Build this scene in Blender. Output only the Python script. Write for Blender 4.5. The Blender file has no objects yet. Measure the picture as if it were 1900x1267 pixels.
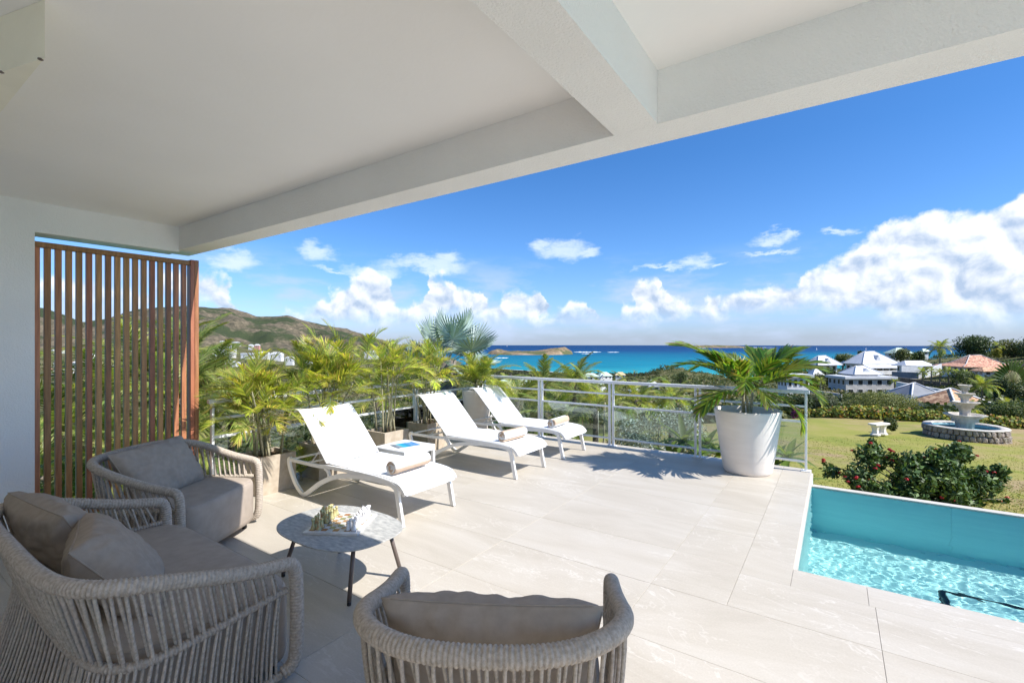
import bpy, bmesh, math, random
import numpy as np
from math import radians, sin, cos, pi, sqrt, atan2, floor
from mathutils import Vector, Matrix, Euler, noise
random.seed(7)
rng = np.random.default_rng(7)
S = bpy.context.scene
COL = S.collection

# ------------------------------------------------------------------ camera
CAMH = 1.58
FPX = 874.0                      # focal length in photo pixels (1900 wide)
YAW = radians(34.43)
cd = bpy.data.cameras.new('camera'); cam = bpy.data.objects.new('camera', cd); COL.objects.link(cam)
cam.location = (0, 0, CAMH); cam.rotation_euler = (radians(90), 0, YAW)
cd.sensor_width = 36; cd.lens = FPX / 1900 * 36; cd.shift_y = 0.0018
cd.clip_start = 0.05; cd.clip_end = 60000
S.camera = cam
FW = Vector((-sin(YAW), cos(YAW), 0)); RT = Vector((cos(YAW), sin(YAW), 0))
S.view_settings.view_transform = 'Standard'; S.view_settings.look = 'None'
S.view_settings.gamma = 1; S.view_settings.use_curve_mapping = False
S.view_settings.exposure = 1.45
S.render.engine = 'CYCLES'
S.cycles.max_bounces = 10; S.cycles.diffuse_bounces = 6; S.cycles.transparent_max_bounces = 24
S.cycles.sample_clamp_indirect = 6.0

def GZ(px, py, z=0.0):           # the point at height z that stands at photo pixel (px, py)
    d = (CAMH - z) * FPX / (py - 637.0)
    return GD(px, d, z)
def GD(px, d, z=0.0):            # the point at forward depth d
    p = FW * d + RT * (d * (px - 950.0) / FPX)
    return Vector((p.x, p.y, z))
def zat(py, d): return CAMH - (py - 637.0) * d / FPX

# ------------------------------------------------------------------ sun and sky
SUNV = Vector((0.88, 0.13, 1.0)).normalized()      # towards the sun
SUN_EL = math.asin(SUNV.z)
sd = bpy.data.lights.new('sun', 'SUN'); sun = bpy.data.objects.new('sun', sd); COL.objects.link(sun)
sd.energy = 2.8; sd.angle = radians(0.53); sd.color = (1.0, 0.96, 0.905)
sun.rotation_euler = (-SUNV).to_track_quat('-Z', 'Y').to_euler()

W = bpy.data.worlds.new('World'); S.world = W; W.use_nodes = True
nt = W.node_tree; nt.nodes.clear()
class NB:
    """tiny node builder"""
    def __init__(s, tree): s.t = tree; s.n = tree.nodes; s.l = tree.links
    def node(s, typ, **kw):
        n = s.n.new(typ)
        for k, v in kw.items(): setattr(n, k, v)
        return n
    def put(s, sock, v):
        if v is None: return
        if hasattr(v, 'is_output') or isinstance(v, bpy.types.NodeSocket): s.l.new(v, sock)
        else: sock.default_value = v
    def m(s, op, a, b=None, c=None, clamp=False):
        n = s.node('ShaderNodeMath', operation=op, use_clamp=clamp)
        s.put(n.inputs[0], a); s.put(n.inputs[1], b); s.put(n.inputs[2], c)
        return n.outputs[0]
    def v(s, op, a, b=None, c=None):
        n = s.node('ShaderNodeVectorMath', operation=op)
        s.put(n.inputs[0], a); s.put(n.inputs[1], b)
        if c is not None: s.put(n.inputs[2], c)
        return n.outputs['Value'] if op in ('DOT_PRODUCT', 'LENGTH', 'DISTANCE') else n.outputs[0]
    def noise(s, vec, scale, detail=4, rough=0.55, dist=0.0, out='Fac', dim='3D'):
        n = s.node('ShaderNodeTexNoise', noise_dimensions=dim)
        if vec is not None: s.put(n.inputs['Vector'], vec)
        s.put(n.inputs['Scale'], scale); s.put(n.inputs['Detail'], detail); s.put(n.inputs['Roughness'], rough); s.put(n.inputs['Distortion'], dist)
        return n.outputs[out]
    def ramp(s, fac, stops, interp='LINEAR'):
        n = s.node('ShaderNodeValToRGB'); cr = n.color_ramp; cr.interpolation = interp
        while len(cr.elements) < len(stops): cr.elements.new(0.5)
        for e, (p, c) in zip(cr.elements, stops):
            e.position = p; e.color = (c[0], c[1], c[2], 1) if hasattr(c, '__len__') else (c, c, c, 1)
        s.put(n.inputs[0], fac); return n.outputs[0]
    def mix(s, fac, a, b, typ='MIX'):
        n = s.node('ShaderNodeMix', data_type='RGBA', blend_type=typ)
        s.put(n.inputs[0], fac)
        for i, q in ((6, a), (7, b)):
            if isinstance(q, (tuple, list)) and len(q) == 3: q = (*q, 1)
            s.put(n.inputs[i], q)
        return n.outputs[2]
    def mr(s, v, a, b, c=0.0, d=1.0, smooth=False):
        n = s.node('ShaderNodeMapRange', interpolation_type='SMOOTHSTEP' if smooth else 'LINEAR')
        for i, q in enumerate((v, a, b, c, d)): s.put(n.inputs[i], q)
        return n.outputs[0]

nb = NB(nt)
sky = nb.node('ShaderNodeTexSky', sky_type='NISHITA'); sky.sun_disc = False
sky.sun_elevation = SUN_EL; sky.sun_rotation = atan2(SUNV.x, SUNV.y)
sky.altitude = 60; sky.air_density = 1.0; sky.dust_density = 0.5; sky.ozone_density = 1.0
geo = nb.node('ShaderNodeTexCoord')
dirv = geo.outputs['Generated']
sep = nb.node('ShaderNodeSeparateXYZ'); nb.l.new(dirv, sep.inputs[0])
f_ = nb.v('DOT_PRODUCT', dirv, tuple(FW)); r_ = nb.v('DOT_PRODUCT', dirv, tuple(RT))
az = nb.m('ARCTAN2', r_, f_)
hor = nb.m('SQRT', nb.m('ADD', nb.m('MULTIPLY', f_, f_), nb.m('MULTIPLY', r_, r_)))
el = nb.m('ARCTAN2', sep.outputs[2], hor)
# keep the sky colour going a little below the horizon (the world has no ground of its own)
elc = nb.m('MAXIMUM', sep.outputs[2], 0.012)
cmb = nb.node('ShaderNodeCombineXYZ'); nb.l.new(sep.outputs[0], cmb.inputs[0]); nb.l.new(sep.outputs[1], cmb.inputs[1]); nb.l.new(elc, cmb.inputs[2])
nb.l.new(cmb.outputs[0], sky.inputs[0])

# cumulus banks: ellipses in azimuth / elevation, frayed by noise (cx, cy, rx, ry in photo pixels)
PUFF = [(1890,425,75,62),(1960,400,110,75),(1830,440,70,58),(1760,455,75,50),(1700,448,50,48),(1660,452,48,42),(1612,480,52,30),(1720,500,100,46),
        (1840,500,130,55),(1590,510,48,30),(1540,500,28,20),(1560,530,80,30),(1490,548,60,22),(1452,545,26,24),(1400,562,60,17),(1620,545,120,30),(1760,535,140,36),(1900,545,120,30),
        (2080,450,180,110),(2300,500,260,90),(1330,572,48,16),(1322,554,22,18),(1207,530,17,16),(1206,552,28,26),(1170,572,34,16),(1258,570,40,15),(1232,578,70,14),
        (960,572,46,22),(988,552,24,22),(952,556,20,18),(905,582,40,15),(1068,578,24,14),(1108,583,16,14),(1022,590,50,9),
        (805,525,22,20),(822,545,30,24),(866,552,34,20),(830,572,60,18),(770,578,50,17),(648,535,28,16),(700,552,45,20),(640,560,38,18),(706,574,70,20),(600,584,60,13),(545,588,40,15),(680,520,30,18),
        (372,530,46,26),(330,520,30,18),(250,545,60,22),(150,540,60,26),(60,530,70,24),(-100,540,150,40),(-320,520,160,50),(1700,588,60,9),(1790,585,40,10),(1850,590,50,9),(430,585,30,10)]
THIN = [ (1042,466,52,17),(1015,455,22,14),(1088,470,26,10),(590,466,32,18),(790,492,88,11),(690,502,60,10),(830,482,30,12),(1240,495,58,5),(1292,490,30,13),(1330,492,24,4),(1438,442,42,9),(1470,432,20,8),
        (1424,468,48,5),(1545,430,34,7),(620,500,30,6),(430,480,40,14)]
def px_azel(px, py): 
    r = (px - 950) / FPX
    return atan2(px - 950, FPX), math.atan(-(py - 637) / FPX / sqrt(1 + r * r))
U0, U1, VS = -1.50, 1.25, 0.40
us = [U0 + (U1-U0)*i/110 for i in range(111)]; tops = []; bots = []
for u in us:
    tt, bb = [], []
    for (x, y, rx, ry) in PUFF:
        a, e = px_azel(x, y); r = (x-950)/FPX; ra = rx/FPX/(1+r*r); re = ry/FPX/sqrt(1+r*r); k = 1 - ((u-a)/ra)**2
        if k > 0: tt.append(e + re*sqrt(k)); bb.append(e - re*sqrt(k))
    tops.append(max(tt) if tt else 0.03); bots.append(max(0.0, min(bb)) if bb else 0.045)
def curve(fac, vals):
    n = nb.node('ShaderNodeFloatCurve'); c = n.mapping.curves[0]; n.mapping.use_clip = False
    while len(c.points) < len(vals): c.points.new(0.5, 0.5)
    for i, (p, v) in enumerate(zip(c.points, vals)): p.location = (i/(len(vals)-1), v/VS); p.handle_type = 'AUTO_CLAMPED'
    n.mapping.update(); nb.put(n.inputs['Value'], fac); return nb.m('MULTIPLY', n.outputs[0], VS)
pc = nb.node('ShaderNodeCombineXYZ'); nb.l.new(az, pc.inputs[0]); nb.l.new(el, pc.inputs[1]); P0 = pc.outputs[0]
wn = nb.node('ShaderNodeSeparateColor'); nb.l.new(nb.noise(P0, 15.0, 6, 0.56, out='Color', dim='2D'), wn.inputs[0])
u = nb.m('MULTIPLY_ADD', nb.m('SUBTRACT', wn.outputs[0], 0.5), 0.075, az); v = nb.m('MULTIPLY_ADD', nb.m('SUBTRACT', wn.outputs[1], 0.5), 0.066, el)
fac = nb.mr(u, U0, U1); top = curve(fac, tops); bot = curve(fac, bots)
puff = nb.noise(P0, 18.0, 6, 0.52, 0.2, dim='2D'); puff2 = nb.noise(nb.v('ADD', P0, (0.007, 0.013, 0)), 18.0, 6, 0.52, 0.2, dim='2D')
up_ = nb.m('SUBTRACT', top, v); dn_ = nb.m('SUBTRACT', v, bot)
F1 = nb.m('ADD', nb.m('DIVIDE', nb.m('MINIMUM', up_, nb.m('MULTIPLY', nb.m('ADD', dn_, 0.018), 0.8)), 0.022), nb.m('MULTIPLY', nb.m('SUBTRACT', puff, 0.5), 1.6))
alpha = nb.mr(F1, -0.15, 0.75, 0, 0.95, True)
alpha = nb.m('MULTIPLY', alpha, nb.mr(dn_, -0.028, 0.026, 0.0, 1.0, True))
alpha = nb.m('MULTIPLY', alpha, nb.mr(el, 0.005, 0.075, 0.25, 1.0, True))
hf = nb.m('DIVIDE', dn_, nb.m('MAXIMUM', nb.m('SUBTRACT', top, bot), 0.01), clamp=True)
lit = nb.m('ADD', nb.m('MULTIPLY_ADD', hf, 0.55, 0.34), nb.m('MULTIPLY', nb.m('SUBTRACT', puff, puff2), 2.9), clamp=True)
ccol = nb.node('ShaderNodeMix', data_type='RGBA')
nb.put(ccol.inputs[0], lit)
ccol.inputs[6].default_value = (1.9, 2.4, 3.2, 1); ccol.inputs[7].default_value = (4.3, 4.4, 4.5, 1)
# thin wisps
wt = nb.v('SUBTRACT', nb.noise(nb.v('MULTIPLY', P0, (0.5, 1.3, 1)), 22.0, 6, 0.65, out='Color', dim='2D'), (.5, .5, .5))
Q = nb.v('ADD', P0, nb.v('MULTIPLY', wt, (0.09, 0.06, 0))); cur = None
for (x, y, rx, ry) in THIN:
    a, e = px_azel(x, y); r = (x - 950) / FPX; ra = rx / FPX / (1 + r * r)*1.15; re = ry / FPX / sqrt(1 + r * r)*1.3
    d = nb.v('LENGTH', nb.v('MULTIPLY_ADD', Q, (1/ra, 1/re, 0), (-a/ra, -e/re, 0)))
    cur = d if cur is None else nb.m('MINIMUM', cur, d)
wf = nb.m('ADD', nb.m('SUBTRACT', 1.0, cur), nb.m('MULTIPLY', nb.m('SUBTRACT', puff, 0.5), 1.2))
ta = nb.mr(wf, -0.15, 0.9, 0, 0.70, True)
# milky veil low over the horizon
veil = nb.m('MULTIPLY', nb.mr(nb.noise(nb.v('MULTIPLY', P0, (1.0, 3.5, 1)), 5.0, 5, 0.6, dim='2D'), 0.40, 0.72, 0, 0.72, True), nb.m('MULTIPLY', nb.mr(el, 0.20, 0.10, 0, 1, True), nb.mr(el, 0.0, 0.02, 0.35, 1.0)))
# clearer, deeper blue aloft as in the photograph
tint = nb.ramp(nb.mr(el, 0.0, 0.6), [(0.0, (0.33, 0.405, 0.68)), (0.10, (0.35, 0.475, 0.76)), (0.30, (0.27, 0.46, 0.72)), (0.6, (0.20, 0.42, 0.68)), (1.0, (0.20, 0.43, 0.69))])
skyc = nb.mix(1.0, sky.outputs[0], tint, 'MULTIPLY'); skyc = nb.mix(veil, skyc, (2.4, 2.9, 3.9))
c1 = nb.mix(ta, skyc, (3.5, 4.0, 4.6)); c2 = nb.mix(alpha, c1, ccol.outputs[2])
bg = nb.node('ShaderNodeBackground'); nb.l.new(c2, bg.inputs[0]); bg.inputs[1].default_value = 0.098
wo = nb.node('ShaderNodeOutputWorld'); nb.l.new(bg.outputs[0], wo.inputs[0])
W.cycles.sampling_method = 'MANUAL'; W.cycles.sample_map_resolution = 256

# ------------------------------------------------------------------ helpers
class MB:
    """collects geometry and links it as ONE mesh object"""
    def __init__(s): s.v = []; s.f = []; s.c = []; s.sm = []
    def add(s, vs, fs, col=None, smooth=False):
        b = len(s.v); s.v.extend([tuple(p) for p in vs])
        s.f.extend([tuple(i + b for i in f) for f in fs]); s.sm.extend([smooth] * len(fs))
        s.c.extend([col or (1, 1, 1)] * len(vs)); return s
    def box(s, x0, x1, y0, y1, z0, z1, col=None, M=None):
        vs = [Vector((x, y, z)) for z in (z0, z1) for y in (y0, y1) for x in (x0, x1)]
        if M is not None: vs = [M @ p for p in vs]
        return s.add(vs, [(0,2,3,1),(4,5,7,6),(0,1,5,4),(2,6,7,3),(1,3,7,5),(0,4,6,2)], col)
    def bbox(s, x0, x1, y0, y1, z0, z1, b=0.004, col=None, M=None):
        """box with chamfered edges"""
        bm = bmesh.new(); bmesh.ops.create_cube(bm, size=1)
        for v in bm.verts: v.co = Vector(((x0+x1)/2 + v.co.x*(x1-x0), (y0+y1)/2 + v.co.y*(y1-y0), (z0+z1)/2 + v.co.z*(z1-z0)))
        bmesh.ops.bevel(bm, geom=bm.edges[:], offset=b, segments=2, affect='EDGES', profile=0.5)
        vs = [(M @ v.co if M is not None else v.co.copy()) for v in bm.verts]; bm.verts.index_update()
        fs = [tuple(v.index for v in f.verts) for f in bm.faces]; bm.free()
        return s.add(vs, fs, col, False)
    def prism(s, poly, z0, z1, col=None, M=None, smooth=False):
        n = len(poly); vs = [Vector((x, y, z0)) for x, y in poly] + [Vector((x, y, z1)) for x, y in poly]
        if M is not None: vs = [M @ p for p in vs]
        s.add(vs, [tuple(range(n))[::-1], tuple(range(n, 2*n))] , col)
        return s.add(vs, [(i, (i+1) % n, n + (i+1) % n, n + i) for i in range(n)], col, smooth)
    def bar(s, a, b, w, h, up=Vector((0, 0, 1)), col=None):
        a = Vector(a); b = Vector(b); d = (b - a).normalized()
        sd_ = d.cross(up)
        if sd_.length < 1e-4: sd_ = d.cross(Vector((1, 0, 0)))
        sd_.normalize(); u = sd_.cross(d)
        vs = [p + sd_*sx*w/2 + u*sz*h/2 for p in (a, b) for sx, sz in ((-1,-1),(1,-1),(1,1),(-1,1))]
        return s.add(vs, [(0,1,2,3),(7,6,5,4),(0,4,5,1),(1,5,6,2),(2,6,7,3),(3,7,4,0)], col)
    def tube(s, pts, rad, n=8, col=None, closed=False, caps=True, flat=1.0):
        pts = [Vector(p) for p in pts]; m = len(pts)
        if not hasattr(rad, '__len__'): rad = [rad] * m
        T = []
        for i in range(m):
            a = pts[(i-1) % m] if closed or i > 0 else pts[i]; b = pts[(i+1) % m] if closed or i < m-1 else pts[i]
            T.append((b - a).normalized())
        u = T[0].orthogonal().normalized()
        if abs(T[0].z) < 0.9: u = Vector((0, 0, 1)); u = (u - T[0]*u.dot(T[0])).normalized()
        vs = []
        for i in range(m):
            u = (u - T[i]*u.dot(T[i])).normalized(); w = T[i].cross(u)
            for k in range(n):
                a = 2*pi*k/n; vs.append(pts[i] + (u*cos(a)*flat + w*sin(a))*rad[i])
        fs = []; R = m if closed else m-1
        for i in range(R):
            for k in range(n):
                j = (i+1) % m; fs.append((i*n+k, i*n+(k+1) % n, j*n+(k+1) % n, j*n+k))
        if caps and not closed: fs += [tuple(range(n))[::-1], tuple(range((m-1)*n, m*n))]
        return s.add(vs, fs, col, True)
    def rectube(s, pts, w, h, side=Vector((0, 1, 0)), col=None, closed=False):
        """rectangular profile swept along a path lying across `side`"""
        pts = [Vector(p) for p in pts]; m = len(pts); vs = []
        for i in range(m):
            a = pts[(i-1) % m] if closed or i > 0 else pts[i]; b = pts[(i+1) % m] if closed or i < m-1 else pts[i]
            t = (b - a).normalized(); u = t.cross(side).normalized()
            for sx, sz in ((-1,-1),(1,-1),(1,1),(-1,1)): vs.append(pts[i] + side*sx*w/2 + u*sz*h/2)
        fs = []
        for i in range(m if closed else m-1):
            j = (i+1) % m
            for k in range(4): fs.append((i*4+k, i*4+(k+1) % 4, j*4+(k+1) % 4, j*4+k))
        if not closed: fs += [(0,1,2,3)[::-1], tuple(range((m-1)*4, m*4))]
        return s.add(vs, fs, col, False)
    def lathe(s, prof, n=24, center=(0, 0, 0), col=None, smooth=True, wave=0, waven=8, caps=True):
        cx, cy, cz = center; vs = []
        for j, (r, z) in enumerate(prof):
            for k in range(n):
                a = 2*pi*k/n; rr = r*(1 + (wave*cos(waven*a) if r > 0.02 else 0))
                vs.append((cx + rr*cos(a), cy + rr*sin(a), cz + z))
        fs = [(j*n+k, j*n+(k+1) % n, (j+1)*n+(k+1) % n, (j+1)*n+k) for j in range(len(prof)-1) for k in range(n)]
        if caps: fs += [tuple(range(n))[::-1], tuple(range((len(prof)-1)*n, len(prof)*n))]
        return s.add(vs, fs, col, smooth)
    def mesh(s, name):
        me = bpy.data.meshes.new(name); me.from_pydata(s.v, [], s.f)
        me.polygons.foreach_set('use_smooth', s.sm)
        if True:
            at = me.attributes.new('Col', 'FLOAT_COLOR', 'POINT')
            at.data.foreach_set('color', np.array([(*c, 1) for c in s.c], dtype=np.float32).ravel())
        me.update(); return me
    def build(s, name, m=None, parent=None, loc=None):
        return place(s.mesh(name), name, m, parent, loc)

def place(me, name, m=None, parent=None, loc=None):
    o = bpy.data.objects.new(name, me); COL.objects.link(o)
    if m is not None:
        if len(me.materials) == 0: me.materials.append(m)
    if parent is not None: o.parent = parent
    if loc is not None: o.location = loc
    return o
def tag(o, label=None, cat=None, group=None, kind=None):
    if label: o['label'] = label
    if cat: o['category'] = cat
    if group: o['group'] = group
    if kind: o['kind'] = kind
    return o
def thing(name, label, cat, loc=(0, 0, 0), rz=0, group=None):
    o = bpy.data.objects.new(name, None); COL.objects.link(o); o.empty_display_size = 0.1
    o.location = loc; o.rotation_euler = (0, 0, rz); return tag(o, label, cat, group)
def struct(o): o['kind'] = 'structure'; return o
def copy_tree(o, parent=None):
    c = o.copy(); COL.objects.link(c); c.parent = parent
    for ch in [q for q in bpy.data.objects if q.parent == o]: copy_tree(ch, c)
    return c
def smooth_path(pts, n=6):
    """Catmull-Rom through the points"""
    P = [Vector(p) for p in pts]; P = [P[0]*2 - P[1]] + P + [P[-1]*2 - P[-2]]; out = []
    for i in range(1, len(P)-2):
        for k in range(n):
            t = k/n; a, b, c, d = P[i-1], P[i], P[i+1], P[i+2]
            out.append(0.5*((2*b) + (c-a)*t + (2*a-5*b+4*c-d)*t*t + (3*b-a-3*c+d)*t*t*t))
    out.append(P[-2]); return out

# ------------------------------------------------------------------ materials
def mat(name, c1, c2=None, scale=3.0, detail=4, rough=0.6, bump=0.0, bscale=60.0, spec=0.5, metal=0.0, world=False,
        vcol=False, stretch=None, vary=0.0, bdist=0.002, contrast=(0.35, 0.65), trans=0.0, coat=0.0):
    m = bpy.data.materials.new(name); m.use_nodes = True; t = m.node_tree; t.nodes.clear(); b = NB(t)
    pr = b.node('ShaderNodeBsdfPrincipled'); out = b.node('ShaderNodeOutputMaterial')
    if world: P = b.node('ShaderNodeNewGeometry').outputs['Position']
    else: P = b.node('ShaderNodeTexCoord').outputs['Object']
    oi = b.node('ShaderNodeObjectInfo')
    if stretch: P = b.v('MULTIPLY', P, stretch)
    Pn = b.v('ADD', P, b.v('MULTIPLY', oi.outputs['Random'], (37.0, 91.0, 53.0))) if not world else P
    if vcol:
        at = b.node('ShaderNodeAttribute', attribute_name='Col'); base = at.outputs['Color']
        if c1: base = b.mix(1.0, base, (*c1, 1), 'MULTIPLY')
        if c2: base = b.mix(b.mr(b.noise(Pn, scale, detail), contrast[0], contrast[1]), base, b.mix(1.0, base, (*c2, 1), 'MULTIPLY'))
    elif c2: base = b.mix(b.mr(b.noise(Pn, scale, detail), contrast[0], contrast[1]), (*c1, 1), (*c2, 1))
    else: base = None
    if vary:
        hs = b.node('ShaderNodeHueSaturation')
        if base is None: hs.inputs['Color'].default_value = (*c1, 1)
        else: b.l.new(base, hs.inputs['Color'])
        b.l.new(b.mr(oi.outputs['Random'], 0, 1, 1 - vary, 1 + vary), hs.inputs['Value'])
        b.l.new(b.mr(b.m('FRACT', b.m('MULTIPLY', oi.outputs['Random'], 7.3)), 0, 1, 0.5 - vary*0.06, 0.5 + vary*0.06), hs.inputs['Hue'])
        base = hs.outputs[0]
    if base is not None: b.l.new(base, pr.inputs['Base Color'])
    else: pr.inputs['Base Color'].default_value = (*c1, 1)
    pr.inputs['Roughness'].default_value = rough; pr.inputs['Specular IOR Level'].default_value = spec; pr.inputs['Metallic'].default_value = metal
    if coat: pr.inputs['Coat Weight'].default_value = coat; pr.inputs['Coat Roughness'].default_value = 0.1
    if bump:
        bn = b.node('ShaderNodeBump'); bn.inputs['Strength'].default_value = bump; bn.inputs['Distance'].default_value = bdist
        b.l.new(b.noise(P, bscale, 4, 0.6), bn.inputs['Height']); b.l.new(bn.outputs[0], pr.inputs['Normal'])
    sh = pr.outputs[0]
    if trans:
        tr = b.node('ShaderNodeBsdfTranslucent')
        if base is not None: b.l.new(b.mix(1.0, base, (1.25, 1.2, 0.5, 1), 'MULTIPLY'), tr.inputs[0])
        else: tr.inputs[0].default_value = (c1[0]*1.25, c1[1]*1.2, c1[2]*0.5, 1)
        mx = b.node('ShaderNodeMixShader'); mx.inputs[0].default_value = trans
        b.l.new(sh, mx.inputs[1]); b.l.new(tr.outputs[0], mx.inputs[2]); sh = mx.outputs[0]
    b.l.new(sh, out.inputs[0]); m['nb'] = 0
    return m

M = {}
M['stucco'] = mat('stucco', (0.89, 0.875, 0.85), (0.84, 0.825, 0.80), 1.2, 3, 0.9, 0.9, 110, 0.2, bdist=0.006)
M['ceiling'] = mat('ceiling_plaster', (0.92, 0.905, 0.88), (0.88, 0.865, 0.84), 0.8, 6, 0.9, 0.25, 30, 0.2, bdist=0.004)
M['grout'] = mat('grout', (0.50, 0.46, 0.40), None, rough=0.95)
M['white_metal'] = mat('white_lacquer', (0.80, 0.80, 0.79), (0.74, 0.74, 0.73), 4, 3, 0.35, 0.05, 300, 0.5)
M['sling'] = mat('white_sling', (0.84, 0.84, 0.84), (0.81, 0.81, 0.81), 30, 2, 0.7, 0.3, 500, 0.3, bdist=0.001)
M['rope'] = mat('taupe_rope', (0.54, 0.465, 0.385), (0.38, 0.325, 0.265), 70, 3, 0.9, 0.9, 420, 0.15, bdist=0.002, vary=0.10)
M['fabric'] = mat('taupe_fabric', (0.39, 0.32, 0.255), (0.34, 0.28, 0.222), 25, 5, 0.92, 0.5, 900, 0.15, bdist=0.0008)
M['seat'] = mat('seat_fabric', (0.41, 0.34, 0.275), (0.36, 0.30, 0.24), 14, 6, 0.85, 0.35, 700, 0.2, bdist=0.0008)
M['leg'] = mat('taupe_metal', (0.13, 0.10, 0.085), None, rough=0.4, spec=0.5)
M['dark'] = mat('black_rubber', (0.015, 0.015, 0.015), None, rough=0.6)
M['slate'] = mat('grey_stone_top', (0.52, 0.51, 0.47), (0.28, 0.28, 0.265), 22, 8, 0.55, 0.2, 200, 0.2, stretch=(1, 2.6, 1), contrast=(0.3, 0.7))
M['wood'] = mat('oiled_hardwood', (0.46, 0.215, 0.095), (0.25, 0.11, 0.05), 6, 6, 0.45, 0.3, 90, 0.4, stretch=(9, 9, 0.6), vary=0.30, contrast=(0.3, 0.7))
M['planter'] = mat('beige_stone_planter', (0.50, 0.43, 0.34), (0.40, 0.33, 0.25), 12, 7, 0.8, 0.4, 70, 0.3)
M['pot'] = mat('white_clay_pot', (0.80, 0.735, 0.66), (0.75, 0.685, 0.61), 5, 6, 0.8, 0.25, 60, 0.3, stretch=(0.7, 0.7, 3), bdist=0.002)
M['soil'] = mat('soil', (0.06, 0.04, 0.028), (0.12, 0.09, 0.06), 30, 6, 1.0, 1.0, 60, 0.1, bdist=0.02)
M['terry_beige'] = mat('towel', (1, 1, 1), (0.85, 0.85, 0.85), 120, 3, 1.0, 1.0, 500, 0.05, vcol=True, bdist=0.003)
M['leaf'] = mat('palm_leaf', (1, 1, 1), (0.72, 0.80, 0.7), 3, 3, 0.42, 0, 1, 0.45, vcol=True, vary=0.22, trans=0.50)
M['fol'] = mat('foliage', (1, 1, 1), (0.7, 0.75, 0.7), 0.6, 4, 0.6, 0, 1, 0.35, vcol=True, vary=0.16, trans=0.25)
M['silver'] = mat('silver_leaf', (1, 1, 1), (0.8, 0.85, 0.85), 3, 3, 0.5, 0, 1, 0.4, vcol=True, vary=0.08, trans=0.12)
M['stem'] = mat('palm_stem', (0.22, 0.21, 0.10), (0.40, 0.36, 0.25), 14, 5, 0.6, 0.3, 60, stretch=(1, 1, 5))
M['bark'] = mat('bark', (0.14, 0.115, 0.09), (0.24, 0.21, 0.17), 8, 6, 0.9, 0.8, 25, 0.2, bdist=0.03)
M['marble'] = mat('white_marble', (0.78, 0.77, 0.75), (0.68, 0.66, 0.64), 14, 6, 0.25, 0, 1, 0.5, vcol=True)
M['green_onyx'] = mat('green_onyx', (0.46, 0.46, 0.22), (0.42, 0.20, 0.07), 26, 5, 0.2, 0, 1, 0.6, contrast=(0.42, 0.68), vary=0.15)
M['white_onyx'] = mat('white_onyx', (0.80, 0.79, 0.78), (0.62, 0.60, 0.60), 30, 5, 0.2, 0, 1, 0.6)
M['conc'] = mat('cast_stone', (0.62, 0.58, 0.52), (0.40, 0.36, 0.31), 3.5, 7, 0.9, 0.6, 20, 0.2, bdist=0.02)
M['stone'] = mat('field_stone', (0.46, 0.39, 0.32), (0.24, 0.20, 0.17), 4, 6, 0.9, 0.8, 14, 0.2, vary=0.35, bdist=0.03)
M['water_blue'] = mat('fountain_tile', (0.20, 0.40, 0.46), (0.13, 0.29, 0.36), 2, 3, 0.4)
M['wall_w'] = mat('white_render', (0.72, 0.71, 0.69), (0.60, 0.59, 0.57), 0.8, 6, 0.9, world=True)
M['wall_g'] = mat('grey_render', (0.50, 0.48, 0.46), (0.40, 0.385, 0.37), 0.8, 6, 0.9, world=True)
M['wall_p'] = mat('pink_render', (0.55, 0.28, 0.24), (0.48, 0.24, 0.20), 0.8, 6, 0.9, world=True)
M['wall_s'] = mat('rubble_wall', (0.20, 0.17, 0.14), (0.09, 0.075, 0.06), 1.5, 6, 0.9, world=True)
M['roof_w'] = mat('pale_sheet_roof', (0.62, 0.62, 0.63), (0.52, 0.53, 0.55), 0.7, 5, 0.55, world=True)
M['roof_g'] = mat('grey_sheet_roof', (0.19, 0.20, 0.22), (0.14, 0.15, 0.165), 0.7, 5, 0.5, world=True)
M['roof_n'] = mat('green_sheet_roof', (0.52, 0.62, 0.50), (0.42, 0.52, 0.42), 0.5, 5, 0.55, world=True)
M['roof_y'] = mat('yellow_sheet_roof', (0.62, 0.50, 0.28), (0.55, 0.42, 0.24), 0.5, 5, 0.55, world=True)
M['roof_t'] = mat('clay_tile_roof', (0.60, 0.36, 0.22), (0.26, 0.12, 0.07), 2.6, 5, 0.85, world=True, contrast=(0.40, 0.58), vary=0.2)
M['pane'] = mat('dark_glass', (0.02, 0.025, 0.03), None, rough=0.12, spec=0.6)
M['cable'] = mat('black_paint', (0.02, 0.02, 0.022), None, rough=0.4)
M['flower'] = mat('red_petals', (0.55, 0.012, 0.02), (0.38, 0.01, 0.02), 20, 3, 0.5, trans=0.2)
M['pink'] = mat('magenta_petals', (0.50, 0.05, 0.28), None, rough=0.5, trans=0.2)

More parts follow.
